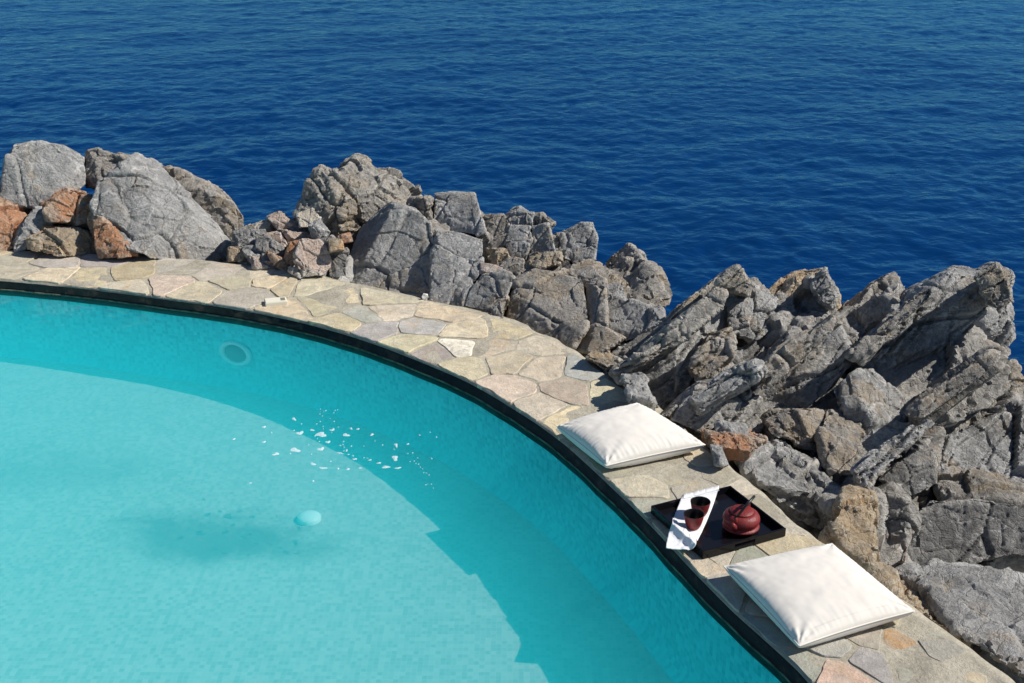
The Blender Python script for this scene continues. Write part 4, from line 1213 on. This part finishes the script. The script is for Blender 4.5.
# ------------------------------------------------------------------ napkin
def build_napkin():
    t = NT('white_linen')
    n = t.noise(t.pos(), 420, 2); n2 = t.noise(t.pos(), 30, 3)
    t.pbsdf((0.80, 0.80, 0.80), 0.9, t.bump(t.math('ADD', n, n2), 0.25, 0.0015), **{'Specular IOR Level': 0.15})
    # outline in the picture (left edge, right edge), rear end first; the cloth lies on whatever is under it
    st = [((683,499),(719,491)), ((683,495.5),(718.5,488.5)), ((681.5,498.5),(717.5,492)), ((680,502),(716,497)), ((678,507),(714,503)), ((675,515),(711,511)), ((673,521),(706.5,522)),
          ((671,527),(702,532)), ((668.5,534),(698,540)), ((667,541),(695.5,545.5)), ((666.2,545),(693,548.5)), ((666,549),(689,550.5))]
    M, K = 30, 80
    ts = np.linspace(0, len(st) - 1, K)
    V = np.zeros((K, M, 3))
    A = np.array([s_[0] for s_ in st], float); B = np.array([s_[1] for s_ in st], float)
    kk = np.arange(len(st))
    ca, sa = math.cos(t_ang), math.sin(t_ang)
    def under(q):
        x, y = q[0] - tcen.x, q[1] - tcen.y
        lx, ly = x * ca + y * sa, -x * sa + y * ca
        e = max(abs(lx) - hw, abs(ly) - hd)            # below 0 inside the tray
        if e > 0: return max(0.020, 0.0465 - e * 1.1)
        return 0.0125 + 0.034 * min(1, max(0, (0.034 + e) / 0.022)) ** 1.4
    for i, tt in enumerate(ts):
        a = np.array([np.interp(tt, kk, A[:, 0]), np.interp(tt, kk, A[:, 1])]); b = np.array([np.interp(tt, kk, B[:, 0]), np.interp(tt, kk, B[:, 1])])
        for j, u in enumerate(np.linspace(0, 1, M)):
            px, py = a * (1 - u) + b * u
            z = 0.02
            for _ in range(14):
                q = at_z(px, py, z)
                z = 0.5 * z + 0.5 * under(q)
            V[i, j] = at_z(px, py, z)
    for _ in range(3):                                  # the cloth bridges small steps
        Z = V[..., 2].copy()
        Z[1:-1] = np.maximum(Z[1:-1], (Z[:-2] + Z[2:]) / 2)
        Z[:, 1:-1] = (Z[:, :-2] + 2 * Z[:, 1:-1] + Z[:, 2:]) / 4
        V[..., 2] = np.maximum(Z, V[..., 2])
    q = np.stack([V[..., 0] * 26, V[..., 1] * 26, np.zeros((K, M))], -1).reshape(-1, 3)
    wv = fbm(q, 2).reshape(K, M)
    ramp_ = np.clip((ts - 6.0) / 2, 0, 1)[:, None]
    V[..., 2] += 0.0015 * np.abs(wv) + ramp_ * 0.008 * np.maximum(wv, -0.15)
    base = Vector((V[..., 0].mean(), V[..., 1].mean(), V[..., 2].min()))
    bm = bmesh.new()
    lay = []
    for dz in (0.004, 0.0):
        lay.append([[bm.verts.new(Vector(V[i, j]) + Vector((0, 0, dz)) - base) for j in range(M)] for i in range(K)])
    for k in (0, 1):
        for i in range(K - 1):
            for j in range(M - 1):
                bm.faces.new((lay[k][i][j], lay[k][i + 1][j], lay[k][i + 1][j + 1], lay[k][i][j + 1]))
    for i in range(K - 1):
        for j in (0, M - 1):
            bm.faces.new((lay[0][i][j], lay[1][i][j], lay[1][i + 1][j], lay[0][i + 1][j]))
    for j in range(M - 1):
        for i in (0, K - 1):
            bm.faces.new((lay[0][i][j], lay[0][i][j + 1], lay[1][i][j + 1], lay[1][i][j]))
    o = bm_obj('napkin', bm, t.m)
    o.location = base
    tag(o, 'folded white napkin laid across the left side of the black tray', 'napkin')
build_napkin()

# ------------------------------------------------------------------ cups and teapot
def lathe(prof, seg=48, cap=False):
    bm = bmesh.new(); rows = []
    for r_, h_ in prof:
        if r_ < 1e-5:
            rows.append([bm.verts.new((0, 0, h_))]); continue
        rows.append([bm.verts.new((r_ * math.cos(a), r_ * math.sin(a), h_)) for a in np.linspace(0, 2 * math.pi, seg, endpoint=False)])
    for a, b in zip(rows[:-1], rows[1:]):
        for j in range(seg):
            jj = (j + 1) % seg
            if len(a) == 1: bm.faces.new((a[0], b[jj], b[j]))
            elif len(b) == 1: bm.faces.new((a[j], a[jj], b[0]))
            else: bm.faces.new((a[j], a[jj], b[jj], b[j]))
    return bm
def red_iron():
    t = NT('red_cast_iron')
    p = t.pos()
    n = t.noise(p, 160, 3, 0.6)
    vo = t.n('ShaderNodeTexVoronoi', Scale=170.0); t.l(p, vo.inputs['Vector'])
    c = t.mix(n, (0.15, 0.012, 0.013), (0.23, 0.026, 0.024))
    t.pbsdf(c, 0.5, t.bump(vo.outputs['Distance'], 0.5, 0.002), **{'Specular IOR Level': 0.4})
    return t.m
M_RED = red_iron()
tb = NT('black_enamel'); tb.pbsdf((0.008, 0.007, 0.007), 0.35); M_BLK = tb.m
def build_cup(px, py, label):
    q = at_z(px, py, 0.018 + 0.066)
    root = empty('tea_cup', (q.x, q.y, 0.019))
    tag(root, label, 'cup', 'red tea cups on the napkin')
    H = 0.066
    bm_obj('cup_wall', lathe([(0.0, 0.003), (0.018, 0.0015), (0.022, 0.0), (0.0255, 0.001), (0.028, 0.006), (0.034, 0.02), (0.0395, 0.042), (0.0435, H - 0.001), (0.0432, H + 0.0006)]), M_RED, root)
    bm_obj('cup_lining', lathe([(0.0430, H + 0.0006), (0.0415, H + 0.0012), (0.0405, H - 0.001), (0.037, 0.040), (0.031, 0.019), (0.024, 0.009), (0.0, 0.007)]), M_BLK, root)
build_cup(700.5, 501.5, 'red cup with a black inside, farther from the pool')
build_cup(694.0, 514.0, 'red cup with a black inside, nearer to the pool')

def tube(path, radii, seg=10):
    bm = bmesh.new(); rows = []
    n = len(path)
    up0 = Vector((0.3, 0.9, 0.2)).normalized()
    for k in range(n):
        tg = (path[min(k + 1, n - 1)] - path[max(k - 1, 0)]).normalized()
        s = tg.cross(up0).normalized(); u = s.cross(tg)
        rx, ry = radii[k] if isinstance(radii[k], tuple) else (radii[k], radii[k])
        rows.append([bm.verts.new(path[k] + s * math.cos(a) * rx + u * math.sin(a) * ry) for a in np.linspace(0, 2 * math.pi, seg, endpoint=False)])
    for a, b in zip(rows[:-1], rows[1:]):
        for j in range(seg):
            bm.faces.new((a[j], a[(j + 1) % seg], b[(j + 1) % seg], b[j]))
    bm.faces.new(rows[0]); bm.faces.new(rows[-1])
    return bm
def build_teapot():
    q = at_z(741.0, 522.5, 0.045)
    root = empty('teapot', (q.x, q.y, 0.0125))
    tag(root, 'squat red cast iron teapot with an upright black bail handle', 'teapot')
    bm_obj('pot_body', lathe([(0.0, 0.004), (0.05, 0.0), (0.056, 0.002), (0.066, 0.010), (0.076, 0.016), (0.0785, 0.0195), (0.0775, 0.0235), (0.071, 0.027), (0.0675, 0.031), (0.0695, 0.035), (0.076, 0.044), (0.0785, 0.054), (0.077, 0.064), (0.070, 0.076), (0.058, 0.084), (0.048, 0.0865), (0.046, 0.085), (0.044, 0.083), (0.0, 0.083)], 64), M_RED, root)
    lid = bm_obj('pot_lid', lathe([(0.0505, 0.0872), (0.0515, 0.0895), (0.049, 0.0925), (0.036, 0.098), (0.018, 0.1015), (0.0, 0.1025)], 56), M_RED, root)
    bm_obj('lid_knob', lathe([(0.005, 0.1015), (0.0048, 0.106), (0.0095, 0.110), (0.0105, 0.115), (0.007, 0.119), (0.0, 0.120)], 24), M_RED, lid)
    v = (q - Vector((0, 0, CAM_H))).normalized()
    right = v.cross(Vector((0, 0, 1))).normalized()
    upv = right.cross(v)
    w = right * 0.57 + upv * 0.82
    d = (v * w.z - w * v.z); d.z = 0; d.normalize()          # axis through spout and lugs, pointing away from the pool side
    if d.y < 0: d = -d
    hn = v.cross(w).normalized()
    up2 = hn.cross(d).normalized()
    if up2.z < 0: up2 = -up2
    for s in (-1, 1):
        c = d * (0.066 * s)
        bm = tube([c + Vector((0, 0, 0.066)), c + d * 0.006 * s + Vector((0, 0, 0.078)), c + d * 0.006 * s + Vector((0, 0, 0.090)), c + d * 0.002 * s + Vector((0, 0, 0.098))], [(0.011, 0.010), (0.010, 0.009), (0.0085, 0.008), (0.005, 0.005)], 12)
        bm_obj('handle_lug', bm, M_RED, root)
    dd = -d
    sp = [dd * 0.066 + Vector((0, 0, 0.046)), dd * 0.082 + Vector((0, 0, 0.053)), dd * 0.092 + Vector((0, 0, 0.063)), dd * 0.098 + Vector((0, 0, 0.074))]
    bm_obj('spout', tube(sp, [0.018, 0.013, 0.010, 0.0085], 16), M_RED, root)
    path = []
    for a in np.linspace(0.0, math.pi, 30):
        path.append(d * (-math.cos(a) * 0.067) + Vector((0, 0, 0.090)) + up2 * (0.082 * max(0.0, math.sin(a)) ** 0.8))
    bm_obj('bail_handle', tube(path, [(0.0058, 0.0058)] * len(path), 10), M_BLK, root)
build_teapot()

# ------------------------------------------------------------------ small things on the coping and the water
def build_cover_plate():
    t = NT('cream_plastic'); t.pbsdf((0.78, 0.74, 0.60), 0.5)
    t2 = NT('cream_plastic_shade'); t2.pbsdf((0.22, 0.20, 0.15), 0.6)  # shade of the hollow put into a darker plastic colour
    a, b = at_z(264, 306.5, 0.0), at_z(286, 304.5, 0.0)
    c = (a + b) / 2
    root = empty('junction_box', (c.x, c.y + 0.035, 0.0), math.atan2(b.y - a.y, b.x - a.x))
    tag(root, 'small cream plastic box lying on the flagstones near the left of the pool rim', 'box')
    w = (b - a).length / 2
    bm = bmesh.new(); box(bm, -w, w, -0.045, 0.045, -0.003, 0.026, 0.004); bm_obj('box_body', bm, t.m, root, False)
    bm = bmesh.new(); box(bm, w * 0.42, w * 0.86, -0.024, 0.030, 0.020, 0.0268, 0.001); bm_obj('box_recess_shade', bm, t2.m, root, False)
    q = at_z(425, 299, 0.0)
    t3 = NT('white_marble_chip'); t3.pbsdf((0.62, 0.60, 0.56), 0.8)
    bm = bmesh.new()
    bmesh.ops.create_icosphere(bm, subdivisions=2, radius=0.024)
    for v in bm.verts:
        v.co *= 1 + 0.3 * random.uniform(-1, 1)
    o = bm_obj('stone_chip', bm, t3.m, None, False)
    o.location = (q.x, q.y, 0.016)
    tag(o, 'tiny white stone chip at the foot of the long vertical crack', 'stone')
build_cover_plate()

def build_foam():
    t = NT('water_foam'); pb = t.pbsdf((0.80, 0.86, 0.88), 0.6)
    tr = t.n('ShaderNodeBsdfTransparent'); mx = t.n('ShaderNodeMixShader'); mx.inputs[0].default_value = 0.6
    t.l(tr.outputs[0], mx.inputs[1]); t.l(pb.outputs[0], mx.inputs[2]); t.l(mx.outputs[0], t.out.inputs['Surface'])
    rnd = random.Random(3)
    blobs = [(300,433,4.5,3),(321,434.5,9,3),(346,435,5,2.2),(328,442,3,2.2),(321,449,4,3),(295,450,7,3),(276,454,5,2),(332,430,3,1.6),(312,430,3,1.4),(294,419,3,2),(264,427,2.4,1.5),(264,442,2.4,1.4),(351,428.5,2.5,1.2),(358,429,2,1.2),(372,434.5,3,1.5),(396,445,3.2,2),(395,458,5.5,3),(386,467,7,1.6),(398,468,4,1.4),(379,463,3,1.2),(323,468,5,1.5),(348,469,3.5,1.2),(338,468.5,2.5,1),(313,464,3.5,2),(360,468,2.5,1),(340,453,6,0.8),(355,459,3,1.2),(370,460,2.5,1),(408,444,2,1),(234,439,2.4,1.2),(250,483,2,1),(313,481,1.6,1.2)]
    for _ in range(38):
        a = rnd.gauss(0, 1); b = rnd.gauss(0, 1)
        blobs.append((350 + a * 42 , 448 + b * 9 + a * 3, rnd.uniform(0.6, 1.6), rnd.uniform(0.5, 0.9)))
    for _ in range(16):
        blobs.append((rnd.uniform(310, 340), rnd.uniform(406, 430), rnd.uniform(0.5, 1.2), 0.6))
    for k in range(14):
        blobs.append((412 + k * 1.6 + rnd.uniform(-4, 4), 455 + k * 2.6 + rnd.uniform(-5, 5), rnd.uniform(0.5, 1.1), 0.6))
    bm = bmesh.new()
    for (px, py, w, h) in blobs:
        n = 12
        k0 = rnd.uniform(0, 99); rot = rnd.uniform(-.5, .5)
        top, rim = [], []
        for a in np.linspace(0, 2 * math.pi, n, endpoint=False):
            f = 1 + 0.35 * math.sin(2 * a + k0) + 0.25 * math.sin(3 * a + k0 * 2)
            x, y = math.cos(a) * w * 0.66 * f, math.sin(a) * h * 0.66 * f
            x, y = x * math.cos(rot) - y * math.sin(rot) * 1.0, x * math.sin(rot) * 0.5 + y
            q = at_z(px + x, py + y, WATER_Z + 0.002)
            rim.append(bm.verts.new(q))
        c = bm.verts.new(at_z(px, py, WATER_Z + 0.002) + Vector((0, 0, 0.003)))
        for k in range(n):
            bm.faces.new((rim[k], rim[(k + 1) % n], c))
    o = bm_obj('pool_foam', bm, t.m, None, False)
    tag(o, 'scattered white flecks of foam floating on the pool', 'foam', kind='stuff')
build_foam()
